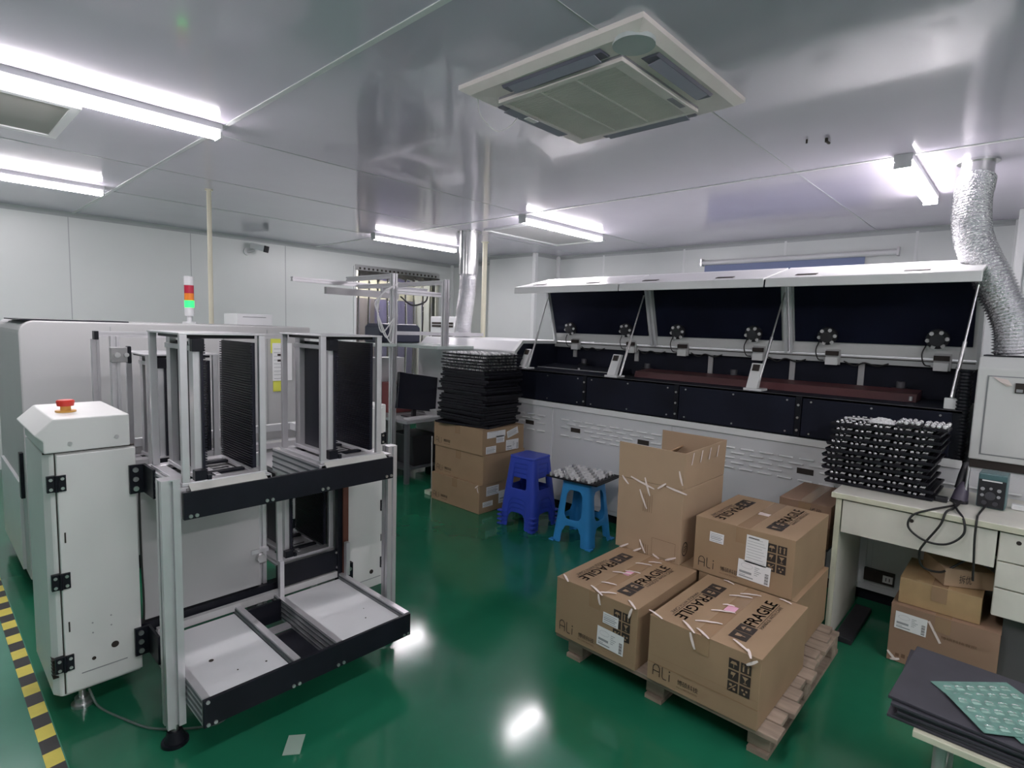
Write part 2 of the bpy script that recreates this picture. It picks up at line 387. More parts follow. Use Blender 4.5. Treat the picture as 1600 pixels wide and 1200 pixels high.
vent(ax0 + .20, ax1 - .22, ay0 + .05, ay0 + .125, 'x'); vent(ax0 + .20, ax1 - .22, ay1 - .115, ay1 - .045, 'x')
vent(ax0 + .045, ax0 + .115, ay0 + .20, ay1 - .22, 'y'); vent(ax1 - .115, ax1 - .045, ay0 + .20, ay1 - .22, 'y')
g = MB(); gx0, gx1, gy0, gy1 = ax0 + .125, ax1 - .13, ay0 + .155, ay1 - .125; zz = H - .040
g.box(gx0, gx1, gy0, gy1, zz - .012, zz + .01, ACG)
g.box(gx0 - .0, gx0 + .03, gy0, gy1, zz - .026, zz - .010, ACP); g.box(gx1 - .03, gx1, gy0, gy1, zz - .026, zz - .010, ACP); g.box(gx0 + .03, gx1 - .03, gy0, gy0 + .05, zz - .026, zz - .010, ACP); g.box(gx0 + .03, gx1 - .03, gy1 - .02, gy1, zz - .026, zz - .010, ACP)
k = gx0 + .04
while k < gx1 - .035: g.box(k, k + .006, gy0 + .05, gy1 - .02, zz - .022, zz - .010, ACP); k += .0135
for f_ in (.33, .66): yy = gy0 + .05 + (gy1 - gy0 - .07) * f_; g.box(gx0 + .03, gx1 - .03, yy - .004, yy + .004, zz - .024, zz - .010, ACP)
g.build('intake_grille', ac, bevel=.003)
MB().box(gx1 - .22, gx1 - .10, gy0 + .012, gy0 + .038, zz - .0275, zz - .025, ACG).build('name_plate', ac)
q = MB(); q.cyl((ax0 + .095, ay0 + .09, H - .046), (ax0 + .095, ay0 + .09, H - .03), .075, mat('greenish_cover', (.50, .54, .55), .3), 28); q.build('corner_cover', ac, bevel=.004)
c = MB(); c.tube(bez([(1.80, 1.93, H - .03), (1.83, 1.94, H - .09), (1.92, 1.93, H - .135), (1.99, 1.91, H - .10), (2.02, 1.88, H - .05)], 8), .0022, WCABLE, 6); c.build('loose_wire', ac)
q = MB(); q.box(2.0, 2.07, 1.80, 1.83, H - .082, H - .079, WCMP); q.build('cable_tie_tag', ac)

# ---------------------------------------------------------------- ducts, poles, wall things
def flex(name, pts, r, lab, m=FOIL, ribs=130, seg=28):
    path = bez(pts, 60)
    L = [0]
    for a, b in zip(path, path[1:]): L.append(L[-1] + (b - a).length)
    N = ribs * 4; out = []; rr = []; j = 0
    for i in range(N + 1):
        s = L[-1] * i / N
        while j < len(L) - 2 and L[j + 1] < s: j += 1
        t = (s - L[j]) / (L[j + 1] - L[j]); out.append(path[j].lerp(path[j + 1], t)); rr.append(r * (1 + .085 * math.sin(i * PI / 2) + random.uniform(-.012, .012)))
    return MB().tube(out, r, m, seg, rr=rr)
d = thing('flexible_foil_duct', (4.1, .12, 1.49), 'thick crinkled foil duct hanging from the ceiling down to the white cabinet at right', 'duct')
flex('d', [(4.27, .34, 2.50), (4.20, .345, 2.34), (4.12, .31, 2.12), (4.08, .20, 1.88), (4.08, .11, 1.66), (4.09, .09, 1.50)], .086, '', ribs=62).build('duct_hose', d)
q = MB(); q.cyl((4.27, .34, 2.49), (4.27, .34, 2.599), .078, GALV, 28); q.cyl((4.27, .34, 2.588), (4.27, .34, 2.6), .10, GALV, 28); q.build('collar', d)
q = MB(); q.tube([(4.27 + .082 * math.cos(a * PI / 12), .34 + .082 * math.sin(a * PI / 12), 2.505) for a in range(25)], .004, BLKP, 6, cap=False); q.build('hose_clamp', d)
d = thing('rigid_duct', (4.25, 4.64, 1.42), 'straight galvanised pipe with a foil hose below it at the far end of the oven', 'duct')
q = MB(); q.cyl((4.25, 4.64, 2.13), (4.25, 4.64, 2.6), .105, GALV, 32); q.cyl((4.25, 4.64, 2.585), (4.25, 4.64, 2.6), .135, GALV, 32); q.box(4.143, 4.150, 4.635, 4.645, 2.13, 2.59, SCUFF); q.build('pipe', d)
flex('d', [(4.25, 4.64, 2.15), (4.25, 4.65, 1.95), (4.25, 4.69, 1.7), (4.25, 4.73, 1.43)], .092, '', ribs=46).build('duct_hose', d)
for (x, y, z1, lab) in ((1.735, 5.03, 0, 'thin beige pipe rising to the ceiling behind the grey machine'), (4.9, 5.06, 0, 'thin pale pipe rising to the ceiling right of the galvanised duct')):
    q = MB(); q.cyl((x, y, z1), (x, y, 2.6), .018 if x < 3 else .03, BEIGE, 14); q.cyl((x, y, 2.59), (x, y, 2.6), .03 if x < 3 else .045, BEIGE, 14)
    if x < 3: q.cyl((x, y, 0), (x, y, .02), .04, BEIGE, 14)
    else: q.cyl((x, y, 0), (x, y, .02), .05, BEIGE, 14)
    tag(q.build('conduit_pipe', origin=(x, y, 0)), lab, 'pipe')
cc = thing('security_camera', (3.07, Y1, 2.42), 'small white and black security camera on the left wall', 'security camera')
q = MB(); q.cyl((3.0, Y1, 2.42), (3.0, Y1 - .02, 2.42), .045, WHT2, 18); q.tube([(3.0, Y1 - .02, 2.42), (3.02, Y1 - .07, 2.42), (3.06, Y1 - .10, 2.44)], .012, WHT2, 8); q.build('bracket', cc)
q = MB(); Mx = Matrix.Translation((3.10, Y1 - .14, 2.47)) @ Matrix.Rotation(-.9, 4, 'Z') @ Matrix.Rotation(.2, 4, 'Y')
q.box(-.10, .08, -.045, .045, -.035, .04, WHT2, Mx); q.build('camera_body', cc, bevel=.008)
q = MB(); q.box(.08, .10, -.048, .048, -.04, .042, BLKP, Mx); q.build('lens_window', cc, bevel=.004)
bl = thing('roller_blind', (X1, 2.0, 2.3), 'slate blue roller screen with pale top tube on the far wall above the oven', 'blind')
q = MB(); q.cyl((X1 - .035, 1.04, 2.385), (X1 - .035, 2.95, 2.385), .028, WHT2, 16); q.build('roller_tube', bl)
q = MB(); q.box(X1 - .03, X1 - .022, 1.3, 2.92, 2.05, 2.37, BLIND); q.build('cloth', bl)
for yy in (1.03, 2.95): q = MB(); q.box(X1 - .07, X1, yy - .01, yy + .01, 2.35, 2.43, ALU); q.build('end_bracket', bl)

# strip curtain
ct = thing('strip_curtain', (5.3, Y1 - .05, 0.02), 'clear yellowish plastic strip curtain hanging in the far doorway', 'curtain')
q = MB(); q.box(DX0 - .02, DX1 + .05, Y1 - .045, Y1 - .02, 2.34, 2.42, STEEL)
xx = DX0 + .03
while xx < DX1: q.box(xx, xx + .03, Y1 - .048, Y1 - .045, 2.355, 2.385, INK); xx += .075
q.build('hanging_rail', ct)
for i in range(9):
    xa = DX0 + i * .168; q = MB(); cols = 5; vs = []; fs = []; rows = 14
    ph = random.uniform(0, 6)
    for r_ in range(rows + 1):
        for c_ in range(cols + 1):
            u = c_ / cols; z = 2.34 - 2.3 * r_ / rows
            vs.append((xa + u * .2, Y1 - .055 - (i % 2) * .012 - .014 * math.sin(u * PI) - .012 * math.sin(r_ * .7 + ph), z))
    for r_ in range(rows):
        for c_ in range(cols): a = r_ * (cols + 1) + c_; fs.append((a, a + 1, a + cols + 2, a + cols + 1))
    q.add(vs, fs, STRIP, True); q.build('plastic_strip', ct, solid=.002)

for x, y, a, lab in ((3.35, .905, .3, 'small black hook like mark on the ceiling right of the air conditioner'), (3.31, .99, 1.2, 'tiny dark speck on the ceiling left of the black mark')):
    q = MB(); q.cyl((x, y, 2.58), (x, y, 2.6), .008 if a < 1 else .005, INK, 8)
    if a < 1: q.tube([(x, y, 2.585), (x + .02, y - .005, 2.58), (x + .045, y - .002, 2.586)], .007, INK, 6)
    tag(q.build('ceiling_mark', origin=(x, y, 2.58)), lab, 'smudge')  # dark ceiling smudges built as small raised pieces

# ================================================================ MAGAZINE BUFFER MACHINE
ld = thing('magazine_buffer_machine', (1.05, 2.5, 0), 'white twin tower machine with aluminium frame, black rails and two pale trays near the floor', 'machine')
TF = 2.60
# left tower: a cabinet with a hinged door and a chamfered hood
cab = MB(); cab.prism([(.335, TF + .02), (.318, TF + .05), (.318, 3.06), (.60, 3.06), (.60, TF + .012), (.345, TF + .012)], 'z', .09, 1.04, WHT); cab.build('tower_cabinet', ld, bevel=.006)
q = MB(); q.box(.352, .602, TF - .006, TF + .012, .105, 1.035, WHT); dr = q.build('cabinet_door', ld, bevel=.004)
q = MB(); q.box(.3485, .3515, TF + .009, TF + .0118, .10, 1.04, INK); q.box(.3165, .6015, TF + .008, TF + .02, 1.040, 1.045, INK); q.build('dark_gap', ld)
for z in (.93, .555, .23):
    h = MB(); h.box(.322, .348, TF - .012, TF + .006, z - .03, z + .03, BLK); h.box(.352, .378, TF - .014, TF - .006, z - .03, z + .03, BLK); h.cyl((.350, TF - .014, z - .03), (.350, TF - .014, z + .03), .006, BLK, 8)
    for xx in (.333, .367):
        for dz in (-.018, .018): h.cyl((xx, TF - .015, z + dz), (xx, TF - .018, z + dz), .006, STEEL, 8)
    h.build('hinge', dr)
q = MB()
for z in (.72, .37): q.box(.366, .371, TF - .0075, TF - .006, z - .02, z + .02, INK)
q.cyl((.44, TF - .0065, .215), (.44, TF - .008, .215), .007, INK, 12); q.cyl((.51, TF - .0065, .245), (.51, TF - .008, .245), .013, INK, 14)
q.box(.40, .55, TF - .0075, TF - .006, .168, .172, INKG)
for xx, z in ((.44, .36), (.44, .32), (.50, .37), (.50, .33)): q.cyl((xx, TF - .0065, z), (xx, TF - .008, z), .003, INKG, 8)
q.build('door_hole', dr)
q = MB()
for i in range(6): q.box(.3165, .334, TF + .018, TF + .06, .17 + i * .014, .174 + i * .014, INK)
q.build('vent_slits', ld)
q = MB(); q.prism([(.318, 1.045), (.575, 1.045), (.575, 1.17), (.352, 1.17), (.270, 1.165), (.296, 1.11), (.318, 1.09)], 'y', TF - .01, 3.06, WHT)
hd = MB(); hd.prism([(.318, 1.045), (.585, 1.045), (.585, 1.17), (.350, 1.17), (.292, 1.115), (.318, 1.088)], 'y', TF - .008, 3.06, WHT); ho = hd.build('tower_hood', ld, bevel=.005)
q = MB(); q.cyl((.395, TF - .009, 1.075), (.395, TF - .012, 1.075), .008, STEEL, 10); q.cyl((.54, TF - .009, 1.085), (.54, TF - .012, 1.085), .008, STEEL, 10); q.build('screw', ho)
es = MB(); es.cyl((.415, 2.78, 1.17), (.415, 2.78, 1.176), .034, ORG, 24); es.cyl((.415, 2.78, 1.176), (.415, 2.78, 1.194), .017, ORG, 20); es.build('emergency_stop', ld)
q = MB(); q.cyl((.415, 2.78, 1.194), (.415, 2.78, 1.212), .027, RED, 24, r2=.030); q.cyl((.415, 2.78, 1.212), (.415, 2.78, 1.217), .030, RED, 24, r2=.026); q.build('stop_button', ld)
# right tower
q = MB(); q.box(1.50, 1.79, TF, 3.06, .09, 1.115, WHT); q.build('tower_cabinet', ld, bevel=.006)
q = MB(); q.box(1.50, 1.763, TF - .018, TF - .002, .10, 1.10, WHT); d2 = q.build('cabinet_door', ld, bevel=.004)
for z in (.93, .555, .23):
    h = MB(); h.box(1.745, 1.763, TF - .026, TF - .018, z - .03, z + .03, BLK); h.box(1.767, 1.787, TF - .012, TF - .001, z - .03, z + .03, BLK)
    for dz in (-.018, .018): h.cyl((1.754, TF - .026, z + dz), (1.754, TF - .029, z + dz), .006, STEEL, 8)
    h.build('hinge', d2)
q = MB(); q.cyl((1.69, TF - .0185, .19), (1.69, TF - .020, .19), .012, INK, 12); q.box(1.60, 1.75, TF - .0195, TF - .018, .148, .152, INKG)
for z in (.72, .37): q.box(1.748, 1.753, TF - .0195, TF - .018, z - .02, z + .02, INK)
q.build('door_hole', d2)
# feet
for x, y in ((.41, 2.67), (.41, 2.98), (.56, 2.98), (1.70, 2.68), (1.70, 2.98)):
    q = MB(); q.cyl((x, y, 0), (x, y, .012), .038, STEEL, 20); q.cyl((x, y, .012), (x, y, .035), .026, STEEL, 16); q.cyl((x, y, .035), (x, y, .095), .012, STEEL, 12); q.build('foot', ld)
# back panel between the towers
q = MB(); q.box(.62, 1.10, 2.625, 2.645, .29, .84, GREYP); q.build('rear_panel', ld, bevel=.003)
q = MB(); q.box(.60, 1.50, 2.61, 2.66, .235, .285, BLK); q.build('lower_sill', ld)
q = MB(); q.extr('z', .10, .93, 1.115, 2.66, .045, ALU); q.build('inner_post', ld)
q = MB(); q.extr('z', .30, .90, 1.06, 2.69, .045, ALU); q.build('inner_post', ld)
q = MB(); q.box(1.505, 1.535, 2.56, 2.60, .18, .90, BROWNM); q.box(1.48, 1.505, 2.57, 2.60, .18, .93, BLK); q.build('cable_channel', ld)
q = MB(); q.tube(bez([(.612, 2.60, .86), (.606, 2.585, .80), (.608, 2.59, .6), (.612, 2.59, .4), (.612, 2.60, .29)], 8), .004, CABLE, 6); q.build('edge_cable', ld)
# front posts with round feet
for x, y, w_, zt in ((.600, 2.185, .06, .985), (1.575, 2.255, .05, .965)):
    q = MB(); q.extr('z', .075, zt, x, y, w_, ALU); q.box(x - w_ / 2, x + w_ / 2, y - w_ / 2, y + w_ / 2, zt, zt + .005, ALU); q.build('front_post', ld)
    q = MB(); q.cyl((x, y, 0), (x, y, .012), .045, BLK, 24); q.cyl((x, y, .012), (x, y, .05), .036, BLK, 24, r2=.024); q.cyl((x, y, .05), (x, y, .078), .012, STEEL, 12); q.build('foot', ld)
# upper deck rails
def rail(x, y0, y1, z0, z1, w=.03, m=ALU):
    q = MB(); h = (z1 - z0)
    q.box(x, x + w, y0, y1, z0, z1, m)
    for f_ in (.18, .42, .66, .88): q.box(x - .0022, x, y0 + .002, y1, z0 + h * f_ - .004, z0 + h * f_ + .004, SCUFF); q.box(x + w, x + w + .0022, y0 + .002, y1, z0 + h * f_ - .004, z0 + h * f_ + .004, SCUFF)
    return q.build('side_rail', ld)
ZU = .955
for x in (.630, .925, 1.155, 1.485): rail(x, 2.155 if x > .63 else 2.16, 2.60, ZU - .11, ZU, .028)
q = MB(); q.box(.634, 1.512, 2.135, 2.152, ZU - .112, ZU - .012, BLK); fp = q.build('front_plate', ld, bevel=.002)
def bolts(lst, y, z=None):
    h = MB()
    for x, z in lst: h.cyl((x, y, z), (x, y - .005, z), .0065, STEEL, 10)
    class R:
        def build(s_, nm, par):
            for x, z in lst: g = MB(); g.cyl((x, y, z), (x, y - .005, z), .0065, STEEL, 10); g.build(nm, par)
    return R()
bolts([(.655, ZU - .10), (.675, ZU - .10), (.925, ZU - .098), (.947, ZU - .098), (1.158, ZU - .098), (1.182, ZU - .098), (1.475, ZU - .098), (1.50, ZU - .098)], 2.135).build('bolt', fp)
for xa, xb in ((.66, .93), (1.18, 1.48)):
    q = MB(); q.prism([(2.138, ZU - .010), (2.175, ZU + .012), (2.175, ZU + .006), (2.140, ZU - .014)], 'x', xa, xb, mat('worn_pale_steel', (.62, .62, .58), .4, .3)); q.build('guide_lip', ld)
for xa, xb in ((.65, .95), (1.165, 1.50)):
    q = MB(); q.box(xa, xb, 2.155, 2.60, ZU - .015, ZU - .005, mat('dull_belt', (.22, .22, .22), .55)); q.build('deck_plate', ld)
# end brackets onto the towers
for z in (.85, .17):
    for x0 in (.575, ):
        q = MB(); q.box(x0, .632, TF - .024, TF - .010, z, z + .115, BLK)
        for dz in (.02, .058, .096): q.cyl((x0 + .02, TF - .024, z + dz), (x0 + .02, TF - .031, z + dz), .010, STEEL, 12)
        q.box(.622, .632, 2.45, TF - .02, z, z + .115, BLK); q.build('bracket', ld)
q = MB(); q.box(1.515, 1.56, TF - .045, TF - .02, .20, .29, BLK); q.cyl((1.54, TF - .045, .26), (1.54, TF - .052, .26), .010, STEEL, 12); q.build('bracket', ld)
# lower deck
ZL = .245; YF = 1.985
for x in (.634, .965, 1.145, 1.485):
    rail(x, YF + .014, 2.60, ZL - .10, ZL, .025)
q = MB(); q.box(.634, 1.510, YF, YF + .014, ZL - .105, ZL - .003, BLK); fp = q.build('front_plate', ld, bevel=.002)
bolts([(.648, ZL - .095), (.672, ZL - .095), (.648, ZL - .012), (.955, ZL - .095), (.978, ZL - .095), (1.145, ZL - .092), (1.17, ZL - .092), (1.475, ZL - .095), (1.498, ZL - .095)], YF).build('bolt', fp)
for xa, xb, k in ((.668, .955, 0), (1.178, 1.478, 1)):
    q = MB(); q.box(xa, xb, YF + .016, 2.56, ZL - .035, ZL - .022, WHT2); t_ = q.build('pale_tray_board', ld, bevel=.002)
    h = MB()
    for px_, py_, r_ in ((.75, 2.25, .009), (.90, 2.10, .004), (.80, 2.12, .003)) if k == 0 else ((1.36, 2.12, .003), (1.40, 2.2, .002)): h.cyl((px_, py_, ZL - .022), (px_, py_, ZL - .0205), r_, INK, 10)
    h.build('board_stain', t_)
for a_ in ((2.50, 2.515, ZL - .10, ZL, BLK), (2.40, 2.44, ZL - .10, ZL - .085, ALU)): q = MB(); q.box(.99, 1.145, *a_); q.build('cross_plate', ld)
q = MB(); q.box(.99, 1.145, YF + .015, 2.39, ZL - .103, ZL - .098, BLK); q.build('floor_pan', ld)
q = MB(); q.box(.655, 1.51, 2.575, 2.60, ZL - .02, ZL + .012, GREYP); q.build('rear_ledge', ld)
q = MB(); q.box(1.165, 1.49, 2.58, 2.598, .265, .375, BLK); fp = q.build('inner_plate', ld); bolts([(1.18, .28), (1.475, .36), (1.175, .365), (1.48, .28)], 2.58).build('bolt', fp)
q = MB(); q.prism([(2.60, .378), (2.585, .376), (2.585, .372), (2.60, .372)], 'x', 1.18, 1.47, STEEL); q.box(1.17, 1.48, 2.60, 3.0, .365, .375, ALU); q.build('inner_shelf', ld)
for x in (1.15, 1.50): q = MB(); q.box(x, x + .02, 2.52, 2.545, .245, .42, ALU); q.build('stop_bar', ld)
q = MB(); q.box(1.06, 1.14, 2.62, 2.78, .45, .47, ALU); q.cyl((1.10, 2.60, .43), (1.10, 2.68, .43), .02, STEEL, 14); q.cyl((1.06, 2.64, .40), (1.13, 2.64, .40), .014, STEEL, 12); q.box(1.075, 1.125, 2.66, 2.72, .10, .42, SCUFF); q.build('actuator', ld)
# inner lift frame behind, seen above the left tower
LY = 3.12
q = MB(); q.extr('z', .10, 1.46, .655, LY, .035, ALU); q.build('lift_post', ld)
q = MB(); q.extr('z', .10, 1.44, .615, 3.30, .030, ALU); q.build('lift_post', ld)
q = MB(); q.extr('x', .60, 1.50, LY + .10, 1.465, .028, ALU); q.box(.595, .612, LY + .08, LY + .12, 1.44, 1.48, BLK); q.build('lift_crossbar', ld)
q = MB(); q.box(.63, .705, LY - .045, LY - .015, 1.34, 1.41, mat('cast_grey', (.35, .35, .35), .5, .3)); q.cyl((.655, LY - .045, 1.375), (.655, LY - .055, 1.375), .012, STEEL, 12); q.cyl((.69, LY - .045, 1.375), (.69, LY - .055, 1.375), .01, STEEL, 12); q.box(.695, .71, LY - .05, LY - .01, 1.335, 1.415, BLK); q.build('lift_clamp', ld, bevel=.004)
q = MB(); q.extr('z', .80, 1.36, 1.125, 3.10, .032, ALU); q.build('lift_post', ld)
# conveyor section behind the decks
q = MB(); q.box(.64, 1.86, 3.35, 3.39, .885, .925, WHT2); q.box(.64, 1.86, 3.35, 3.38, .80, .835, WHT2); q.box(.64, 1.86, 3.36, 3.385, .835, .885, GREYP); q.box(.64, 1.86, 3.36, 3.375, .70, .80, GREYP); q.build('conveyor_rail', ld)
q = MB(); q.box(1.60, 1.64, 3.06, 3.35, .885, .93, WHT2); q.box(.64, 1.86, 3.06, 3.36, .80, .812, GREYP); q.build('conveyor_bed', ld)
q = MB(); q.box(.60, 1.79, 3.00, 3.06, .86, .89, ALU); q.box(.60, 1.79, 3.02, 3.04, .60, .86, GREYP); q.build('mid_beam', ld)
q = MB(); q.tube(bez([(.43, 2.66, .06), (.45, 2.60, .004), (.50, 2.45, .004), (.56, 2.32, .004), (.66, 2.22, .004), (.76, 2.17, .01), (.80, 2.15, .10), (.80, 2.17, .15)], 10), .0045, mat('grey_green_cable', (.10, .14, .12), .4), 8); tag(q.build('floor_cable', origin=(.6, 2.3, 0)), 'thin dark cable lying on the floor under the white tower', 'cable')

# ---------------------------------------------------------------- magazines
def magazine(x, y, z, lab, seed=0):
    w, d, h = .302, .375, .545
    t = thing('circuit_board_magazine', (x, y, z), lab, 'magazine rack', 'board magazines on the buffer machine')
    def B(f): q = MB(); f(q); q.v = [v + Vector((x, y, z)) for v in q.v]; return q
    def top(q):
        q.box(0, w, 0, d, h - .007, h, ALU); q.box(.03, w - .03, .03, d - .03, h - .020, h - .007, BLK)
    B(top).build('top_plate', t, bevel=.0015)
    def base(q):
        q.box(0, w, 0, .05, 0, .012, ALU); q.box(0, w, d - .05, d, 0, .012, ALU); q.box(0, .04, .05, d - .05, 0, .012, ALU); q.box(w - .05, w, .05, d - .05, 0, .012, ALU)
        q.box(.04, w - .05, .09, .12, .004, .014, BLK); q.box(.04, w - .05, .26, .29, .004, .014, BLK); q.box(.13, .15, .05, .32, .004, .013, ALU); q.box(.15, .21, .14, .145, .012, .016, BLK)
    B(base).build('base_plate', t, bevel=.0015)
    for px_, py_ in ((.002, .0), (w - .027, .0), (.002, d - .025), (w - .027, d - .025)):
        B(lambda q: q.box(px_, px_ + .025, py_, py_ + .018 if py_ else .018, .012, h - .007, ALU)).build('corner_post', t, bevel=.002)
    n = 50; z0, z1 = .022, h - .035
    def comb(q, xa, xb, sgn, ya, yb):
        q.box(xa, xb, ya, yb, z0, z1, BLKC)
        s = (z1 - z0) / n
        for i in range(n):
            zz = z0 + i * s; e = .006
            x0_, x1_ = (xa - e, xa) if sgn < 0 else (xb, xb + e)
            q.box(x0_, x1_, ya - .004, yb + .004, zz, zz + s * .45, BLKC)
    B(lambda q: comb(q, w - .030 - .012, w - .030, -1, .03, .335)).build('comb_panel', t)
    B(lambda q: comb(q, .078, .086, 1, .025, .345)).build('comb_panel', t)
    for ya in (.035, .29):
        def col(q):
            q.box(.055, .078, ya, ya + .045, .02, h - .02, ALU)
            for k in range(6): q.box(.066, .0785, ya + .045, ya + .052, .05 + k * .085, .085 + k * .085, ALU)
        B(col).build('panel_column', t)
    def br(q):
        q.box(.050, .080, .03, .34, .015, .032, ALU); q.box(.045, .085, .005, .035, .005, .05, BLK); q.box(.085, .10, .0, .02, .01, .03, BLK)
    B(br).build('slide_bracket', t, bevel=.002)
    B(lambda q: (q.box(.050, .080, .03, .34, h - .065, h - .045, ALU), q.box(.045, .085, .005, .035, h - .066, h - .02, BLK))).build('slide_bracket', t, bevel=.002)
    return t
m1 = magazine(.640, 2.168, ZU + .001, 'upright silver and black comb rack on the upper deck, nearest the hooded left tower')
dup(m1, (1.165, 2.165, ZU + .001), 'upright silver and black comb rack on the upper deck, right one, nearest the right post')
dup(m1, (.745, 2.99, .835), 'half hidden comb rack standing lower, behind the left rack on the upper deck').scale = (1.05, 1, 1)
dup(m1, (1.180, 2.615, .376), 'dark comb rack on the inner shelf below the right upper rack').scale = (1, 1, .86)

# ---------------------------------------------------------------- big grey machine behind
gm = thing('placement_machine', (1.2, 4.5, 0), 'large pale grey enclosed machine with rounded top corner behind the white tower', 'machine')
q = MB(); r = .07; prof = [(.40, .10), (.40, 1.515 - r)] + [(.40 + r - r * math.cos(a * PI / 12), 1.515 - r + r * math.sin(a * PI / 12)) for a in range(1, 7)] + [(2.02, 1.515), (2.02, .10)]
q.prism(prof, 'y', 3.90, 5.0, GREYP); q.build('enclosure', gm, bevel=.008)
q = MB(); q.box(.80, .803, 3.897, 3.90, .15, 1.49, INKG); q.box(1.70, 1.703, 3.897, 3.90, .15, 1.49, INKG); q.build('panel_joint', gm)
q = MB(); q.box(.45, 2.0, 3.95, 4.95, 0, .10, BLK); q.build('plinth', gm)
q = MB(); q.box(.41, .90, 3.93, 4.6, 1.515, 1.522, BLK); q.build('top_gasket', gm)
q = MB(); q.box(.385, .40, 4.05, 4.9, .12, .62, WHT2); q.box(.383, .40, 3.95, 4.0, .55, .80, BLK); q.build('side_panel', gm)
tw = thing('signal_tower', (1.39, 4.45, 1.515), 'stack light with white top, red, amber and lit green segments on the grey machine', 'signal light')
for nm, a, b, m in (('base', 0, .015, WHT2), ('stem', .015, .055, WHT2), ('lower_body', .055, .115, WHT2), ('green_segment', .115, .165, GRNL), ('amber_segment', .165, .215, AMB), ('red_segment', .215, .272, REDL), ('cap', .272, .335, WHT2)):
    q = MB(); rr_ = .045 if nm == 'base' else .016 if nm == 'stem' else .031; q.cyl((1.39, 4.45, 1.515 + a), (1.39, 4.45, 1.515 + b), rr_, m, 20); q.build(nm, tw)
q = MB(); q.box(1.66, 1.92, 4.3, 4.55, 1.517, 1.60, WHT2); q.box(1.70, 1.87, 4.297, 4.30, 1.575, 1.580, INKG); bx = q.build('control_box', origin=(1.78, 4.4, 1.515), bevel=.004)
tag(bx, 'low white box lying on top of the big grey machine', 'box')
nt_ = thing('notice_sheet', (1.80, 3.89, 1.1), 'white printed notice on two yellow notes taped to the grey machine', 'notice')
q = MB(); q.box(1.725, 1.83, 3.8935, 3.8965, 1.33, 1.43, NOTE); q.box(1.74, 1.80, 3.8935, 3.8965, 1.06, 1.20, NOTE); q.build('yellow_note', nt_)
q = MB(); q.box(1.735, 1.875, 3.8905, 3.8935, 1.135, 1.40, PAPER)
for k in range(9): q.box(1.745, 1.80 + .01 * (k % 3), 3.890, 3.8905, 1.15 + k * .026, 1.153 + k * .026, INKG)
q.box(1.77, 1.80, 3.890, 3.8905, 1.31, 1.325, INK); q.box(1.77, 1.80, 3.890, 3.8905, 1.27, 1.285, INK); q.build('paper', nt_)

# ================================================================ REFLOW OVEN
ov = thing('reflow_oven', (4.4, 1.8, 0), 'long white oven with three raised lids showing black lining and a dark tunnel', 'industrial oven')
FX = 3.8
q = MB(); q.box(FX, 5.2, -1.6, 4.95, .08, .905, WHT2); q.build('lower_cabinet', ov, bevel=.006)
q = MB(); q.box(FX + .06, 5.1, -1.5, 4.85, 0, .08, BLK); q.build('plinth', ov)
q = MB(); q.box(FX - .018, FX + .02, .235, 3.53, .905, .925, LIDW); q.box(FX - .02, FX - .012, .235, 3.53, .885, .93, LIDW); q.build('belt_ledge', ov, bevel=.003)
def louvers(q, y0, y1, skip=None, rows=5, z0=.80):
    for r_ in range(rows):
        y = y0 + (r_ % 2) * .06
        while y + .085 < y1:
            z = z0 - r_ * .034
            if not (skip and any(abs(y + .04 - s) < .10 and abs(z - .72) < .03 for s in skip)):
                q.prism([(FX - .004, z + .002), (FX - .020, z - .006), (FX - .004, z - .009)], 'y', y, y + .085, LIDW)
            y += .122
for ya, yb, hs, lz in ((3.02, 3.50, (3.28,), (3.10, 3.45)), (1.90, 3.00, (2.77, 2.13), (1.98, 2.93)), (.62, 1.88, (.99,), (.70, 1.82)), (-.55, .60, (.2,), (-.5, .5))):
    q = MB(); q.box(FX - .006, FX + .01, ya + .004, yb - .004, .12, .882, WHT2); dp = q.build('front_panel', ov, bevel=.002)
    q = MB(); louvers(q, lz[0], lz[1], hs); q.build('louver_slats', dp)
    for hy in hs:
        q = MB(); q.box(FX - .009, FX - .005, hy - .048, hy + .048, .702, .738, INK); q.build('recessed_handle', dp)
q = MB(); q.box(FX - .006, FX + .01, 3.51, 4.93, .12, .89, WHT2); q.build('front_panel', ov, bevel=.003)
# entry hood at the left end
sec = [(FX, .91), (FX, 1.345), (FX + .10, 1.44), (5.1, 1.44), (5.1, .91)]
q = MB(); q.prism([(u, w) for u, w in sec], 'y', 3.52, 4.93, WHT2); q.build('entry_hood', ov, bevel=.01)
ins = [(FX + .022, .93), (FX + .022, 1.335), (FX + .108, 1.418), (4.9, 1.418), (4.9, .93)]
q = MB(); q.prism(ins, 'y', 3.512, 3.52, OVEN); q.build('hood_inner_face', ov)
q = MB()
out = [(FX - .006, .905), (FX - .006, 1.348), (FX + .098, 1.448), (4.42, 1.448)]; inn = [(FX + .020, .905), (FX + .020, 1.336), (FX + .108, 1.420), (4.42, 1.420)]
for i in range(3):
    a, b, c, d = out[i], out[i + 1], inn[i + 1], inn[i]
    q.prism([a, b, c, d], 'y', 3.490, 3.53, LIDW)
q.build('end_frame', ov)
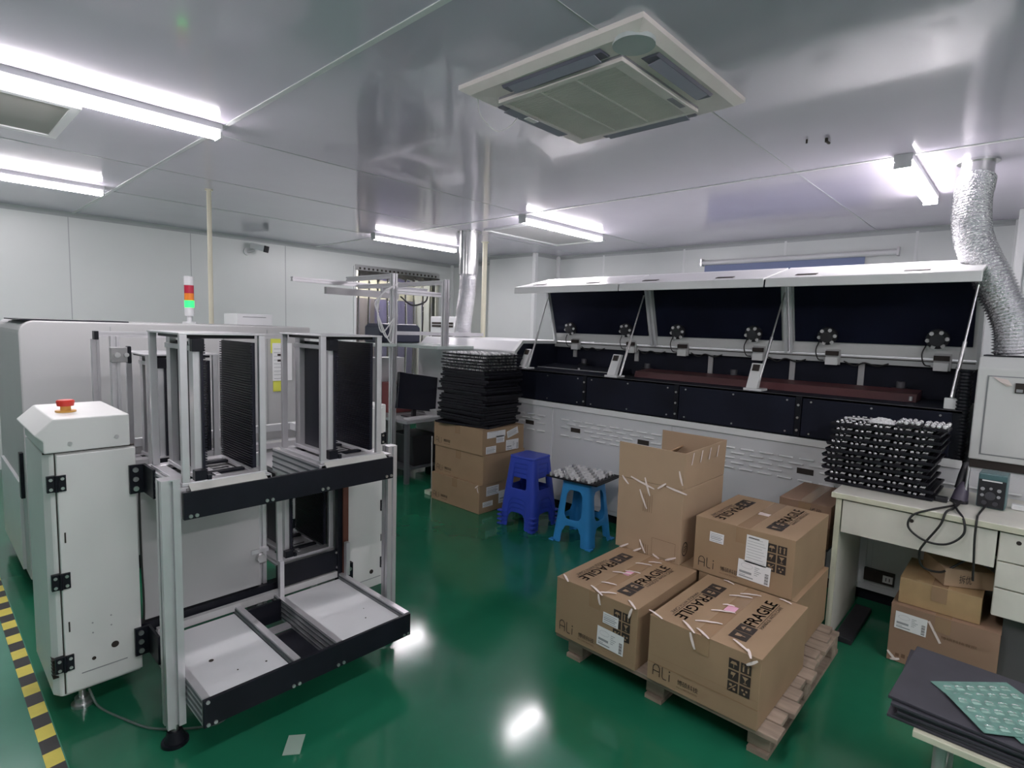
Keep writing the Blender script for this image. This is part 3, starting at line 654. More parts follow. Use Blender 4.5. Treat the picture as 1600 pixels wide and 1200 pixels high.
# black front plates
for ya, yb in ((2.735, 3.485), (1.915, 2.695), (1.085, 1.875), (.30, 1.045)):
    q = MB(); q.box(FX + .018, FX + .03, ya, yb, .935, 1.175, OVEN); pl_ = q.build('front_plate', ov, bevel=.003)
    for yy in (ya + .05, (ya + yb) / 2, yb - .05):
        for zz_ in (.955, 1.155): q = MB(); q.cyl((FX + .019, yy, zz_), (FX + .013, yy, zz_), .006, STEEL, 8); q.build('bolt', pl_)
q = MB(); q.box(FX + .03, FX + .05, .26, 3.51, .925, 1.185, BLK); q.box(FX + .02, 4.46, .26, 3.51, 1.175, 1.187, OVEN); q.build('inner_deck', ov)
for yy in (2.715, 1.895, 1.065):
    q = MB(); q.box(FX + .012, FX + .03, yy - .018, yy + .018, .93, 1.185, BLK)
    for zz_ in (.97, 1.05, 1.13): q.cyl((FX + .013, yy, zz_), (FX + .006, yy, zz_), .008, STEEL, 8)
    q.build('joint_strip', ov)
q = MB(); q.box(FX + .02, FX + .03, .26, 3.51, 1.176, 1.19, mat('deck_edge', (.07, .07, .08), .4)); q.build('deck_lip', ov)
q = MB(); q.box(4.44, 4.47, .24, 3.51, 1.187, 1.40, OVEN); q.build('tunnel_rear_wall', ov)
q = MB(); q.prism([(4.10, 1.187), (4.12, 1.235), (4.32, 1.25), (4.32, 1.187)], 'y', .50, 2.42, REDB); q.build('chamber_cover', ov)
q = MB(); q.prism([(3.98, 1.187), (4.02, 1.205), (4.28, 1.235), (4.30, 1.187)], 'y', 2.56, 3.40, OVEN); cv = q.build('chamber_cover', ov)
q = MB(); q.box(4.015, 4.03, 2.56, 3.40, 1.205, 1.212, INKG); q.build('cover_edge', cv)
for yy, m_ in ((3.28, LIDW), (2.6, LIDW), (1.92, LIDW), (1.30, LIDW), (.86, LIDW)):
    q = MB(); q.box(4.425, 4.44, yy - .018, yy + .018, 1.30 if yy > 2 else 1.24, 1.40, GREYP); q.build('standoff', ov)
for yy in (3.12, 2.45, 1.7, .62): q = MB(); q.cyl((4.36, yy, 1.187), (4.36, yy, 1.25), .05, BLK, 18); q.cyl((4.36, yy, 1.25), (4.36, yy, 1.29), .025, mat('motor_grey', (.08, .08, .09), .4), 14); q.build('tunnel_motor', ov)
for yy in (2.95, 2.62, .52): q = MB(); q.cyl((4.05, yy, 1.20), (4.05, yy, 1.225), .010, STEEL, 10); q.build('knob', ov)
# rear beam
q = MB(); q.box(4.40, 4.46, .24, 3.51, 1.392, 1.44, mat('beam_grey', (.52, .53, .53), .4, .2)); q.box(4.396, 4.40, .26, 3.5, 1.425, 1.431, INK); q.build('rear_beam', ov)
q = MB(); q.box(4.47, 5.15, .24, 3.51, .90, 1.40, WHT2); q.build('rear_body', ov, bevel=.005)
FAN = (3.27, 2.66, 2.17, 1.56, 1.06, .45)
for i, yy in enumerate(FAN):
    q = MB(); q.box(4.382, 4.40, yy - .055 - .02, yy + .035 - .02, 1.375, 1.482, GREYP); cb = q.build('timer_bracket', ov, bevel=.002)
    q = MB(); q.box(4.366, 4.382, yy - .065, yy + .015, 1.437, 1.468, INK); q.build('display', cb)
    q = MB(); q.box(4.362, 4.382, yy - .063, yy + .013, 1.372, 1.425, LIDW); q.build('white_cover', cb, bevel=.003)
    q = MB(); q.tube(bez([(4.37, yy + .06, 1.53), (4.36, yy + .075, 1.47), (4.37, yy + .06, 1.41), (4.39, yy + .03, 1.40)], 6), .004, CABLE, 6); q.build('cable', cb)
    q = MB(); q.tube(bez([(4.385, yy - .10, 1.402), (4.37, yy - .17, 1.375), (4.385, yy - .22, 1.398), (4.37, yy - .30, 1.38), (4.385, yy - .36, 1.40)], 6), .005, CABLE, 6); q.build('cable', cb)
# raised lids
A0, A1, B1, LIP = (4.395, 1.450), (4.215, 2.028), (3.772, 1.925), (3.765, 1.868)
import mathutils
an = Vector((A1[0] - A0[0], 0, A1[1] - A0[1])).normalized()          # up the back panel
nn = Vector((-an.z, 0, an.x))                                       # towards the viewer
if nn.x > 0: nn = -nn
for li, (ya, yb, fans) in enumerate(((2.412, 3.50, FAN[:2]), (1.322, 2.400, FAN[2:4]), (.235, 1.310, FAN[4:]))):
    q = MB(); th = .028
    q.prism([A0, A1, (A1[0] + th, A1[1] + .01), (A0[0] + th, A0[1])], 'y', ya, yb, LIDW)
    q.prism([A1, B1, (B1[0] + .004, B1[1] - .012), (A1[0] + .004, A1[1] - .025)], 'y', ya, yb, LIDW)
    q.prism([B1, LIP, (LIP[0] + .02, LIP[1]), (B1[0] + .02, B1[1] - .01)], 'y', ya, yb, LIDW)
    lid = q.build('lid', ov, bevel=.004)
    q = MB(); a = Vector((A0[0], 0, A0[1])) + an * .085; b = Vector((A0[0], 0, A0[1])) + an * .59
    q.prism([(a.x, a.z), (b.x, b.z), ((b + nn * .012).x, (b + nn * .012).z), ((a + nn * .012).x, (a + nn * .012).z)], 'y', ya + .045, yb - .035, FOAM)
    q.build('black_lining', lid)
    for yy in (ya + .004, yb - .022):
        q = MB(); a = Vector((A0[0], 0, A0[1])); b = a + an * .60
        q.prism([(a.x, a.z), (b.x, b.z), ((b + nn * .035).x, (b + nn * .035).z), ((a + nn * .03).x, (a + nn * .03).z)], 'y', yy, yy + .018, WHT2); q.build('stiffener', lid)
    for yy in (ya + (yb - ya) * .27, ya + (yb - ya) * .80):
        t_ = .30; hx = B1[0] + (A1[0] - B1[0]) * .22; hz = B1[1] + (A1[1] - B1[1]) * .22
        q = MB(); q.prism([(hx - .022, hz - .0035), (hx + .022, hz + .0072), (hx + .0215, hz + .0098), (hx - .0225, hz - .0009)], 'y', yy - .06, yy + .06, INK); q.build('slot_handle', lid)
    for yy in fans:
        c0 = Vector((A0[0], yy, A0[1])) + an * .135 + nn * .012
        q = MB(); q.cyl(c0, c0 + nn * .03, .060, mat('motor_black', (.03, .03, .035), .35), 28); q.cyl(c0 + nn * .03, c0 + nn * .05, .038, mat('motor_grey2', (.09, .09, .10), .3, .5), 24)
        sd = an.cross(nn)
        fm = q.build('fan_motor', lid)
        q = MB()
        for k in range(6):
            w_ = an * math.cos(k * PI / 3 + .4) + sd * math.sin(k * PI / 3 + .4)
            q.cyl(c0 + w_ * .049 + nn * .028, c0 + w_ * .049 + nn * .040, .012, WCMP, 8)
        q.build('fan_bolts', fm)
# strut supports and struts
for yy in (3.47, 2.50, 1.38):
    q = MB(); q.box(3.86, 3.98, yy - .065, yy + .055, 1.187, 1.203, LIDW); q.prism([(3.88, 1.203), (3.93, 1.203), (4.0, 1.365), (3.965, 1.37)], 'y', yy - .028, yy + .045, LIDW); sp = q.build('lid_stop', ov, bevel=.003)
    q = MB(); q.prism([(3.937, 1.318), (3.958, 1.360), (3.950, 1.362), (3.930, 1.320)], 'y', yy - .014, yy + .030, INK); q.build('vent_mesh', sp)
q = MB(); q.box(3.86, 3.90, .285, .345, 1.19, 1.25, LIDW); q.build('lid_stop', ov, bevel=.003)
for p0, p1 in (((3.93, 3.44, 1.20), (4.17, 3.43, 1.86)), ((3.93, 2.45, 1.20), (4.17, 2.41, 1.86)), ((3.93, 1.36, 1.24), (4.17, 1.31, 1.86)), ((3.88, .315, 1.25), (4.0, .262, 1.87))):
    q = MB(); m_ = Vector(p0).lerp(Vector(p1), .5); q.cyl(p0, m_, .010, STEEL, 10); q.cyl(m_, p1, .006, STEEL, 10); q.build('gas_strut', ov)
# right end: black corrugated hose and white control cabinet
q = MB(); pts = [(3.86, .262, .91 + .50 * i / 80) for i in range(81)]; q.tube(pts, .03, BLK, 16, rr=[.030 + .004 * math.sin(i * PI / 1.5) for i in range(81)]); q.build('corrugated_hose', ov)
q = MB(); q.prism([(3.775, .95), (3.775, 1.425), (3.82, 1.485), (5.0, 1.485), (5.0, .95)], 'y', -1.5, .212, WHT); cbn = q.build('end_cabinet', ov, bevel=.006)
q = MB(); q.box(3.79, 4.9, -1.48, .205, .905, .95, INK); q.build('shadow_gap', ov)
q = MB(); q.box(3.768, 3.775, -.60, .165, .985, 1.385, WHT); cd = q.build('cabinet_door', cbn, bevel=.003)
q = MB(); q.box(3.7735, 3.7752, -.606, .171, .979, 1.391, INKG); q.build('door_seam', cbn)
q = MB(); q.box(3.760, 3.768, .025, .060, 1.31, 1.36, INK); q.box(3.758, 3.762, .030, .055, 1.315, 1.33, INKG); q.build('latch', cd)
q = MB(); q.add([(3.765, .150, 1.385), (3.758, .09, 1.375), (3.752, .07, 1.345), (3.758, .09, 1.34), (3.760, .12, 1.362)], [(0, 1, 2, 3, 4)], TORN); q.build('loose_tape', cd, solid=.001)
q = MB(); q.box(3.95, 4.25, -.06, .205, 1.485, 1.492, BLK); q.build('duct_flange', cbn)

# ================================================================ BACK LEFT: workbench and frame
wf = thing('aluminium_profile_frame', (3.3, 4.5, 0), 'tall aluminium profile frame with shelf and arms behind the tray stack', 'frame')
for nm, a in (('frame_post', ('z', 0, 2.045, 3.22, 4.57, .05)), ('frame_post', ('z', 1.36, 1.975, 3.36, 3.97, .05)), ('frame_post', ('z', 0, 2.045, 3.26, 4.66, .03)),
              ('cross_arm', ('y', 4.60, 5.40, 3.22, 2.02, .045)), ('cross_arm', ('x', 2.62, 4.30, 5.43, 1.975, .045)), ('cross_arm', ('y', 4.0, 5.40, 3.36, 1.95, .04)), ('cross_arm', ('x', 3.25, 4.45, 4.60, 1.475, .035)), ('cross_arm', ('x', 3.3, 4.2, 4.9, 1.90, .05))):
    q = MB(); q.extr(*a, ALU); q.build(nm, wf)
q = MB(); q.box(2.95, 3.22, 4.52, 5.0, 1.345, 1.375, GLASS); q.box(3.25, 3.7, 3.94, 5.0, 1.345, 1.375, GLASS); q.build('shelf', wf, bevel=.003)
q = MB(); q.box(2.95, 3.85, 5.36, 5.40, 1.85, 1.92, mat('pale_grey_batten', (.50, .49, .50), .4)); q.build('light_box', wf)
for k in range(3): q = MB(); q.tube(bez([(3.25, 4.55, 1.95), (3.08 - .03 * k, 4.55, 1.85 - .03 * k), (3.02, 4.54, 1.66), (3.07 + .05 * k, 4.54, 1.48 - .05 * k), (3.20, 4.53, 1.62)], 8), .006, WCABLE, 6); q.build('curled_cable', wf)
q = MB(); q.tube(bez([(4.30, 5.40, 1.95), (4.24, 5.38, 1.84), (4.05, 5.38, 1.79), (3.9, 5.40, 1.88)], 8), .010, CABLE, 6); q.build('curled_cable', wf)
pr = MB(); pr.prism([(3.16, 1.376), (3.16, 1.53), (3.20, 1.565), (3.62, 1.565), (3.66, 1.53), (3.66, 1.376)], 'y', 4.72, 4.98, NAVY); tag(pr.build('printer', origin=(3.4, 4.85, 1.376), bevel=.01), 'dark navy rounded device on the glass shelf behind the aluminium post', 'printer')
bn = thing('workbench', (3.6, 4.75, 0), 'low grey workbench with a dark underside behind the stack of cartons', 'workbench')
q = MB(); q.box(3.25, 3.78, 4.38, 5.1, .60, .63, mat('bench_grey', (.34, .35, .36), .5)); q.build('worktop', bn, bevel=.003)
for x, y in ((3.28, 4.41), (3.75, 4.41), (3.28, 5.07), (3.75, 5.07)): q = MB(); q.box(x - .02, x + .02, y - .02, y + .02, 0, .60, SCUFF); q.build('leg', bn)
q = MB(); q.box(3.30, 3.73, 4.45, 5.05, .12, .14, SCUFF); q.build('lower_shelf', bn)
q = MB(); q.prism([(3.42, .141), (3.40, .45), (3.72, .45), (3.70, .141)], 'y', 4.48, 4.85, BLKP); tag(q.build('storage_bin', origin=(3.55, 4.65, .141), bevel=.01), 'black plastic bin on the lower shelf of the workbench', 'bin')
mo = thing('monitor', (3.5, 4.62, .631), 'black flat monitor seen tilted on the workbench beside the aluminium post', 'monitor')
Mm = Matrix.Translation((3.50, 4.55, .87)) @ Matrix.Scale(1.12, 4) @ Matrix.Rotation(.16, 4, 'Y') @ Matrix.Rotation(-.12, 4, 'X')
q = MB(); q.box(-.22, .22, -.015, .015, -.15, .17, SCREEN, Mm); q.build('panel', mo, bevel=.004)
q = MB(); q.box(-.02, .02, .015, .04, -.25, .0, BLKP, Mm); q.box(3.40, 3.62, 4.50, 4.68, .631, .642, BLKP); q.tube([(3.50, 4.60, .64), (3.49, 4.585, .80)], .018, BLKP, 8); q.build('stand', mo)
q = MB(); q.box(3.30, 3.66, 4.40, 4.50, .631, .648, WCMP); tag(q.build('keyboard', origin=(3.5, 4.45, .631), bevel=.003), 'pale keyboard lying in front of the tilted monitor', 'keyboard')
q = MB()
for k in range(5): q.box(3.68 - .01 * k, 3.77 - .006 * k, 4.42, 4.62 + .01 * k, .631 + k * .014, .643 + k * .014, PAPER)
o = q.build('paper_pile', origin=(3.72, 4.5, .631)); tag(o, 'heap of white sheets at the right end of the workbench', 'papers'); o['kind'] = 'stuff'
q = MB(); q.box(3.3, 3.76, 5.12, 5.30, 0, 1.20, mat('pale_partition', (.55, .56, .57), .4)); tag(q.build('back_cabinet', origin=(3.5, 5.2, 0), bevel=.005), 'pale cabinet standing behind the workbench', 'cabinet')
q = MB(); q.box(3.42, 3.70, 4.88, 5.05, .631, .95, mat('red_brown_box', (.22, .06, .06), .5)); q.box(3.43, 3.69, 4.876, 4.88, .86, .93, PAPER); tag(q.build('tool_box', origin=(3.55, 4.95, .631), bevel=.004), 'dark red box with a white strip behind the monitor', 'box')
af = thing('floor_air_conditioner', (5.15, 5.95, 0), 'white upright cabinet air conditioner with dark slats beyond the aluminium frame', 'air conditioner')
q = MB(); q.box(5.0, 5.3, 5.70, 6.22, 0, 1.69, WHT2); q.build('casing', af, bevel=.01)
for z in (1.60, 1.56, 1.46, 1.42): q = MB(); q.box(4.994, 5.0, 5.74, 6.18, z - .014, z + .012, INK); q.build('vent_slot', af)
q = MB(); q.cyl((3.28, 4.02, .0), (3.34, 4.10, .52), .007, SIL, 8); q.box(3.22, 3.36, 3.97, 4.05, 0, .035, mat('pale_green_foot', (.55, .62, .50), .5)); tag(q.build('floor_mop', origin=(3.28, 4.02, 0)), 'thin rod with a pale green foot leaning beside the cartons', 'mop')

# ================================================================ CARTONS
def ribbon(mb, p, ang, L, w, n, m, up=Vector((0, 0, 1)), ax=Vector((1, 0, 0)), lift=.004):
    ay = up.cross(ax).normalized(); d = ax * math.cos(ang) + ay * math.sin(ang); s = up.cross(d).normalized()
    vs = []; fs = []
    for i in range(n + 1):
        t = i / n; c = Vector(p) + d * (L * (t - .5)) + up * (.0025 + lift * math.sin(t * PI) * (.4 + .6 * math.sin(t * 9) ** 2)); ww = w * (.35 + .65 * math.sin(PI * (.12 + .76 * t))) / 2
        vs += [c - s * ww, c + s * ww]
    for i in range(n): fs.append((2 * i, 2 * i + 1, 2 * i + 3, 2 * i + 2))
    mb.add(vs, fs, m)
def ali(f, a, b, h):
    w = h * .07
    def L(*p):
        for (x0, y0), (x1, y1) in zip(p, p[1:]): f.line(a + x0 * h, b + y0 * h, a + x1 * h, b + y1 * h, w, INK)
    L((0, 0), (0, .75), (.15, .97), (.3, 1.0), (.45, .97), (.6, .75), (.6, 0)); L((0, .42), (.6, .42))
    L((.85, 1.0), (.85, .15), (.95, 0), (1.25, 0)); L((1.5, .0), (1.5, .62)); f.disc(a + 1.5 * h, b + .85 * h, w, INK, 8)
def icon_grid(f, a, b, s, gap=.006, rows=3):
    for r_ in range(rows):
        for c_ in range(2):
            x = a + c_ * (s + gap); y = b + r_ * (s + gap); f.lv = 1; f.rect(x, y, x + s, y + s, INK); f.lv = 2
            k = (r_, c_)
            if k == (2, 1):
                f.rect(x + s * .2, y + s * .15, x + s * .35, y + s * .8, CARD); f.rect(x + s * .65, y + s * .15, x + s * .8, y + s * .8, CARD); f.poly([(x + s * .12, y + s * .7), (x + s * .43, y + s * .7), (x + s * .275, y + s * .92)], CARD); f.poly([(x + s * .57, y + s * .7), (x + s * .88, y + s * .7), (x + s * .725, y + s * .92)], CARD)
            elif k == (2, 0): f.poly([(x + s * .15, y + s * .5), (x + s * .85, y + s * .5), (x + s * .7, y + s * .78), (x + s * .3, y + s * .78)], CARD); f.rect(x + s * .47, y + s * .15, x + s * .53, y + s * .5, CARD)
            elif k == (1, 1): f.poly([(x + s * .2, y + s * .85), (x + s * .8, y + s * .85), (x + s * .5, y + s * .42)], CARD); f.rect(x + s * .47, y + s * .2, x + s * .53, y + s * .45, CARD); f.rect(x + s * .33, y + s * .14, x + s * .67, y + s * .2, CARD)
            elif k == (1, 0): f.poly([(x + s * .3, y + s * .85), (x + s * .75, y + s * .85), (x + s * .45, y + s * .2), (x + s * .5, y + s * .55), (x + s * .25, y + s * .55)], CARD)
            elif k == (0, 1):
                for q_ in range(3): an_ = q_ * 2 * PI / 3 + .5; f.disc(x + s * .5 + .22 * s * math.cos(an_), y + s * .5 + .22 * s * math.sin(an_), s * .12, CARD, 6)
            else: f.line(x + s * .15, y + s * .15, x + s * .85, y + s * .85, s * .09, CARD); f.rect(x + s * .2, y + s * .55, x + s * .45, y + s * .8, CARD); f.rect(x + s * .55, y + s * .2, x + s * .8, y + s * .45, CARD)
    f.lv = 1
def fragile(f, a, b, L=.27):
    s = .062
    for k in range(2):
        x = a + k * (s + .004); f.lv = 1; f.rect(x, b, x + s, b + .068, INK); f.lv = 2
        if k == 0: f.poly([(x + .018, b + .05), (x + .044, b + .05), (x + .038, b + .028), (x + .024, b + .028)], CARD); f.rect(x + .029, b + .014, x + .033, b + .03, CARD)
        else: f.poly([(x + .014, b + .04), (x + .031, b + .056), (x + .048, b + .04)], CARD); f.rect(x + .022, b + .018, x + .040, b + .034, CARD)
    f.lv = 1
    f.text('FRAGILE', a + .135, b + .014, L, .048, INK); f.text('FRAGILE', a + .137, b + .014, L, .048, INK); f.text('FRAGILE', a + .136, b + .0155, L, .048, INK); f.text('HANDLE WITH CARE', a + .14, b - .012, L * .92, .014, INK); f.rect(a + .135, b + .006, a + .135 + L, b + .008, INK)
def label(par, f0, a, b, w, h, kind=0, tilt=0.0):
    # f0: Face describing the box side; a white sticker with printing, a part of its own
    u = f0.u * math.cos(tilt) + f0.v * math.sin(tilt); v = f0.v * math.cos(tilt) - f0.u * math.sin(tilt)
    f = Face(f0.o + f0.u * a + f0.v * b, u, v, off=.0011); f.lv = 2.2; f.rect(0, 0, w, h, PAPER); f.lv = 3
    if kind == 0:
        f.rect(w * .06, h * .30, w * .44, h * .42, INKG); f.rect(w * .06, h * .10, w * .5, h * .16, INKG); f.rect(w * .06, h * .20, w * .25, h * .23, INKG)
        for k in range(10): f.rect(w * .84, h * (.08 + k * .055), w * .95, h * (.08 + k * .055 + (.02 if k % 3 else .035)), INK)
        for k in range(5): f.rect(w * .52, h * (.35 + k * .10), w * (.62 + .05 * (k % 3)), h * (.38 + k * .10), INKG)
        n = 16
        for k in range(n):
            a0, a1 = 2 * PI * k / n, 2 * PI * (k + 1) / n; f.line(w * .28 + w * .18 * math.cos(a0), h * .72 + h * .13 * math.sin(a0), w * .28 + w * .18 * math.cos(a1), h * .72 + h * .13 * math.sin(a1), .0008, INKG)
    elif kind == 1:
        for k in range(5): f.rect(w * .06, h * (.12 + k * .17), w * (.9 - .1 * (k % 2)), h * (.17 + k * .17 + (.03 if k in (1, 2) else 0)), INKG)
    else:
        for k in range(9): f.rect(w * .06, h * (.08 + k * .10), w * (.92 - .08 * (k % 3)), h * (.092 + k * .10), INKG)
        f.rect(w * .1, h * .90, w * .6, h * .93, INK)
    return f.mb.build('shipping_label', par)
def carton(x0, x1, y0, y1, z0, z1, lab, m=CARD, art=True, fold=False, group=None, seamtape=True, name='cardboard_box', cat='cardboard box'):
    t = thing(name, ((x0 + x1) / 2, (y0 + y1) / 2, z0), lab, cat, group)
    q = MB(); q.box(x0 + .001, x1 - .001, y0 + .001, y1 - .001, z0 + .001, z1 - .003, m)
    ym = (y0 + y1) / 2
    q.box(x0, x1, y0, ym - .0015, z1 - .0035, z1, m); q.box(x0, x1, ym + .0015, y1, z1 - .0035, z1, m)
    q.build('carton_body', t, bevel=.004)
    if seamtape:
        q = MB(); q.box(x0 + .004, x1 - .004, ym - .03, ym + .03, z1 - .0005, z1 + .0006, TAPE); q.box(x0 - .0012, x0 + .0005, ym - .03, ym + .03, z1 - .075, z1 - .004, TAPE); q.build('packing_tape', t)
    F = Face((x0, y1, z0), (0, -1, 0), (0, 0, 1)); W_ = y1 - y0; H_ = z1 - z0; T = None
    if art:
        P_ = F.mb
        ali(F, .028, .030, .048); F.text('博硕科技', .135, .036, .085, .022, INK); F.text('ALI CORPORATION', .132, .022, .085, .007, INKB)
        icon_grid(F, W_ - .115, H_ - .165, .038)
        T = Face((x0, y0, z1), (1, 0, 0), (0, 1, 0), mb=P_, off=.0014); fragile(T, .075, .085)
        T2 = Face((x1, y1, z1), (-1, 0, 0), (0, -1, 0), mb=P_, off=.0014); fragile(T2, .085, .06)
        if fold: F.rect(0.002, .078, W_ - .002, .0800, mat('crease', (.26, .165, .09), .8)); F.rect(0.002, .112, W_ - .002, .1128, mat('crease', (.26, .165, .09), .8)); F.rect(.002, .080, W_ - .002, .083, TAPE)
        P_.build('printed_markings', t)
    return t, F
def torn(t, pts, m=TORN, w=.011):
    # (x, y, z, angle, length, where) where: t = lying on top, f = on the front face
    for (x, y, z, a, L, wh) in pts:
        q = MB(); up, ax = (Vector((0, 0, 1)), Vector((1, 0, 0))) if wh == 't' else (Vector((-1, 0, 0)), Vector((0, 0, 1)))
        ribbon(q, (x, y, z), a, L * .8, w, 5, m, up, ax); q.build('torn_tape_scrap', t, solid=.0008, recalc=False)

PZ = .130
# pallet
pa = thing('wooden_pallet', (2.55, 1.05, 0), 'weathered wooden pallet with uneven slat ends carrying the printed cartons', 'pallet')
x = 2.035; k = 0
while x < 3.04:
    e0 = .545 + .014 * math.sin(k * 2.1) + (x - 2.0) * .06; e1 = 1.55 + .012 * math.sin(k * 1.3)
    q = MB(); q.box(x, x + .086, e0, e1, .108, PZ - .001, WOOD); q.build('top_slat', pa, bevel=.003); x += .094; k += 1
for yy in (.60, 1.03, 1.45):
    q = MB(); q.box(2.08, 3.08, yy - .012, yy + .065, .088, .108, WOOD); q.build('stringer', pa, bevel=.003)
    for xx in (2.10, 2.52, 2.96): q = MB(); q.box(xx, xx + .10, yy - .012, yy + .072, 0.018, .088, WOOD); q.build('block', pa, bevel=.004)
    q = MB(); q.box(2.08, 3.08, yy - .012, yy + .065, 0, .018, WOOD); q.build('bottom_board', pa)
CG = 'printed cartons on the pallet'
XA, XB, XC, XD = 2.02, 2.575, 2.585, 3.11; ZT = .405
b1, F1 = carton(XA, XB, 1.115, 1.545, PZ, ZT, 'cardboard carton at the front left of the pallet, two white labels on its front', CARD, group=CG)
label(b1, F1, .262, .155, .078, .050, 1, -.03); label(b1, F1, .235, .045, .135, .088, 0, -.03)
torn(b1, [(2.03, 1.50, ZT + .002, .9, .10, 't'), (2.03, 1.33, ZT + .002, 1.1, .13, 't'), (2.04, 1.28, ZT + .004, -.9, .10, 't'), (2.012, 1.30, ZT - .02, .25, .06, 'f'), (2.03, 1.15, ZT + .002, .9, .10, 't'), (2.012, 1.145, ZT - .025, -.3, .06, 'f'),
          (2.13, 1.33, ZT + .001, 1.9, .09, 't'), (2.27, 1.35, ZT + .001, 2.0, .11, 't'), (2.32, 1.32, ZT + .001, 1.95, .09, 't'), (2.44, 1.33, ZT + .001, 2.0, .10, 't'), (2.50, 1.30, ZT + .001, 2.1, .08, 't')])
q = MB(); q.box(2.27, 2.33, 1.315, 1.345, ZT + .0012, ZT + .002, PINK); q.build('pink_sticker', b1)
b2, F2 = carton(XA, XB, .615, 1.060, PZ, ZT, 'cardboard carton at the front right of the pallet, no labels, creased low on its front', CARD, fold=True, group=CG)
torn(b2, [(2.03, 1.04, ZT + .002, 1.2, .10, 't'), (2.035, .90, ZT + .003, .9, .12, 't'), (2.03, .84, ZT + .002, 1.0, .10, 't'), (2.012, .87, ZT - .03, .35, .08, 'f'), (2.05, .70, ZT + .002, 1.0, .12, 't'), (2.012, .645, ZT - .02, -.9, .06, 'f'), (2.02, .66, ZT + .002, .5, .08, 't'),
          (2.13, .86, ZT + .001, 2.1, .13, 't'), (2.26, .855, ZT + .001, 2.1, .12, 't'), (2.33, .86, ZT + .001, 2.0, .06, 't'), (2.45, .855, ZT + .001, 2.1, .12, 't'), (2.50, .83, ZT + .001, 2.1, .11, 't'), (2.55, .70, ZT + .001, 1.3, .07, 't'), (2.555, .95, ZT + .001, 1.3, .07, 't')])
q = MB(); q.box(2.28, 2.34, .820, .862, ZT + .0012, ZT + .002, PINK); q.build('pink_sticker', b2)
b3, F3 = carton(XC, XD, .665, 1.110, PZ, ZT, 'cardboard carton under the labelled one at the back right of the pallet', CARD, group=CG)
b4, F4 = carton(XC, XD, 1.125, 1.560, PZ, ZT, 'cardboard carton hidden below the tall open box at the back left of the pallet', CARD, group=CG)
b5, F5 = carton(XC - .005, XD, .685, 1.140, ZT, .675, 'upper cardboard carton on the pallet, three white labels on its front', CARD, group=CG)
label(b5, F5, .075, .165, .068, .048, 1, -.02); label(b5, F5, .245, .115, .095, .130, 2, -.02); label(b5, F5, .215, .035, .145, .088, 0, -.03)
torn(b5, [(2.85, .92, .677, 1.2, .05, 't')]); q = MB(); q.box(2.83, 2.87, .885, .935, .6765, .6775, TORN); q.build('pale_sticker', b5)

# tall open carton
tb = thing('open_cardboard_box', (2.83, 1.39, ZT), 'tall pale cardboard box with raised open flaps at the back left of the pallet', 'cardboard box')
x0, x1, y0, y1, z0, zf, zt = 2.565, 3.05, 1.205, 1.575, ZT + .001, .785, .975
W5 = .006
q = MB(); q.box(x0, x1, y0, y1, z0, z0 + W5, CARD2); q.box(x0, x0 + W5, y0, y1, z0 + W5, zf, CARD2); q.box(x1 - W5, x1, y0, y1, z0 + W5, zf, CARD2); q.box(x0 + W5, x1 - W5, y0, y0 + W5, z0 + W5, zf, CARD2); q.box(x0 + W5, x1 - W5, y1 - W5, y1, z0 + W5, zf, CARD2)
q.build('carton_body', tb, bevel=.002)
q = MB(); q.add([(x0, y0 + .002, zf + .002), (x0, y1, zf + .002), (x0 - .004, y1 + .002, zt), (x0 - .004, y0 - .002, zt - .004), (x0 + W5, y0 + .002, zf + .002), (x0 + W5, y1, zf + .002), (x0 + W5 - .004, y1 + .002, zt), (x0 + W5 - .004, y0 - .002, zt - .004)], [(0, 1, 2, 3), (7, 6, 5, 4), (0, 3, 7, 4), (1, 5, 6, 2), (3, 2, 6, 7), (0, 4, 5, 1)], CARD2); q.build('flap', tb, bevel=.0015)
q = MB(); q.add([(x0, y0, zf + .002), (x1, y0, zf + .002), (x1 + .004, y0 - .004, zt + .006), (x0, y0 - .004, zt - .004), (x0, y0 + W5, zf + .002), (x1, y0 + W5, zf + .002), (x1 + .004, y0 + W5 - .004, zt + .006), (x0, y0 + W5 - .004, zt - .004)], [(0, 1, 2, 3), (7, 6, 5, 4), (0, 3, 7, 4), (1, 5, 6, 2), (3, 2, 6, 7), (0, 4, 5, 1)], CARD2); q.build('flap', tb, bevel=.0015)
q = MB(); q.box(x1 - W5, x1, y0, y1 + .01, zf + .002, zt + .006, CARD2); q.build('flap', tb, bevel=.0015)
q = MB(); q.add([(x0 + .02, y1 - W5, zf), (x1 - .02, y1 - W5, zf), (x1 - .02, y1 - .13, zt - .06), (x0 + .10, y1 - .14, zt - .08), (x0 + .02, y1 - W5 - .006, zf), (x1 - .02, y1 - W5 - .006, zf), (x1 - .02, y1 - .136, zt - .066), (x0 + .10, y1 - .146, zt - .086)], [(0, 1, 2, 3), (7, 6, 5, 4), (0, 3, 7, 4), (1, 5, 6, 2), (3, 2, 6, 7), (0, 4, 5, 1)], CARDI); q.build('flap', tb)
F = Face((x0, y1, z0), (0, -1, 0), (0, 0, 1), off=.0015)
for k in range(5): F.rect(.155 + k * .012, .225, .157 + k * .012, .32, INKB); F.rect(.145 + k * .012, .0, .147 + k * .012, .055, INKB)
for a0, b0, a1, b1_ in ((.215, .01, .345, .01), (.215, .10, .345, .10), (.215, .01, .215, .10), (.345, .01, .345, .10)): F.line(a0, b0, a1, b1_, .0015, INKB)
F2_ = Face((x0, y0, z0), (1, 0, 0), (0, 0, 1), mb=F.mb, off=.0015)
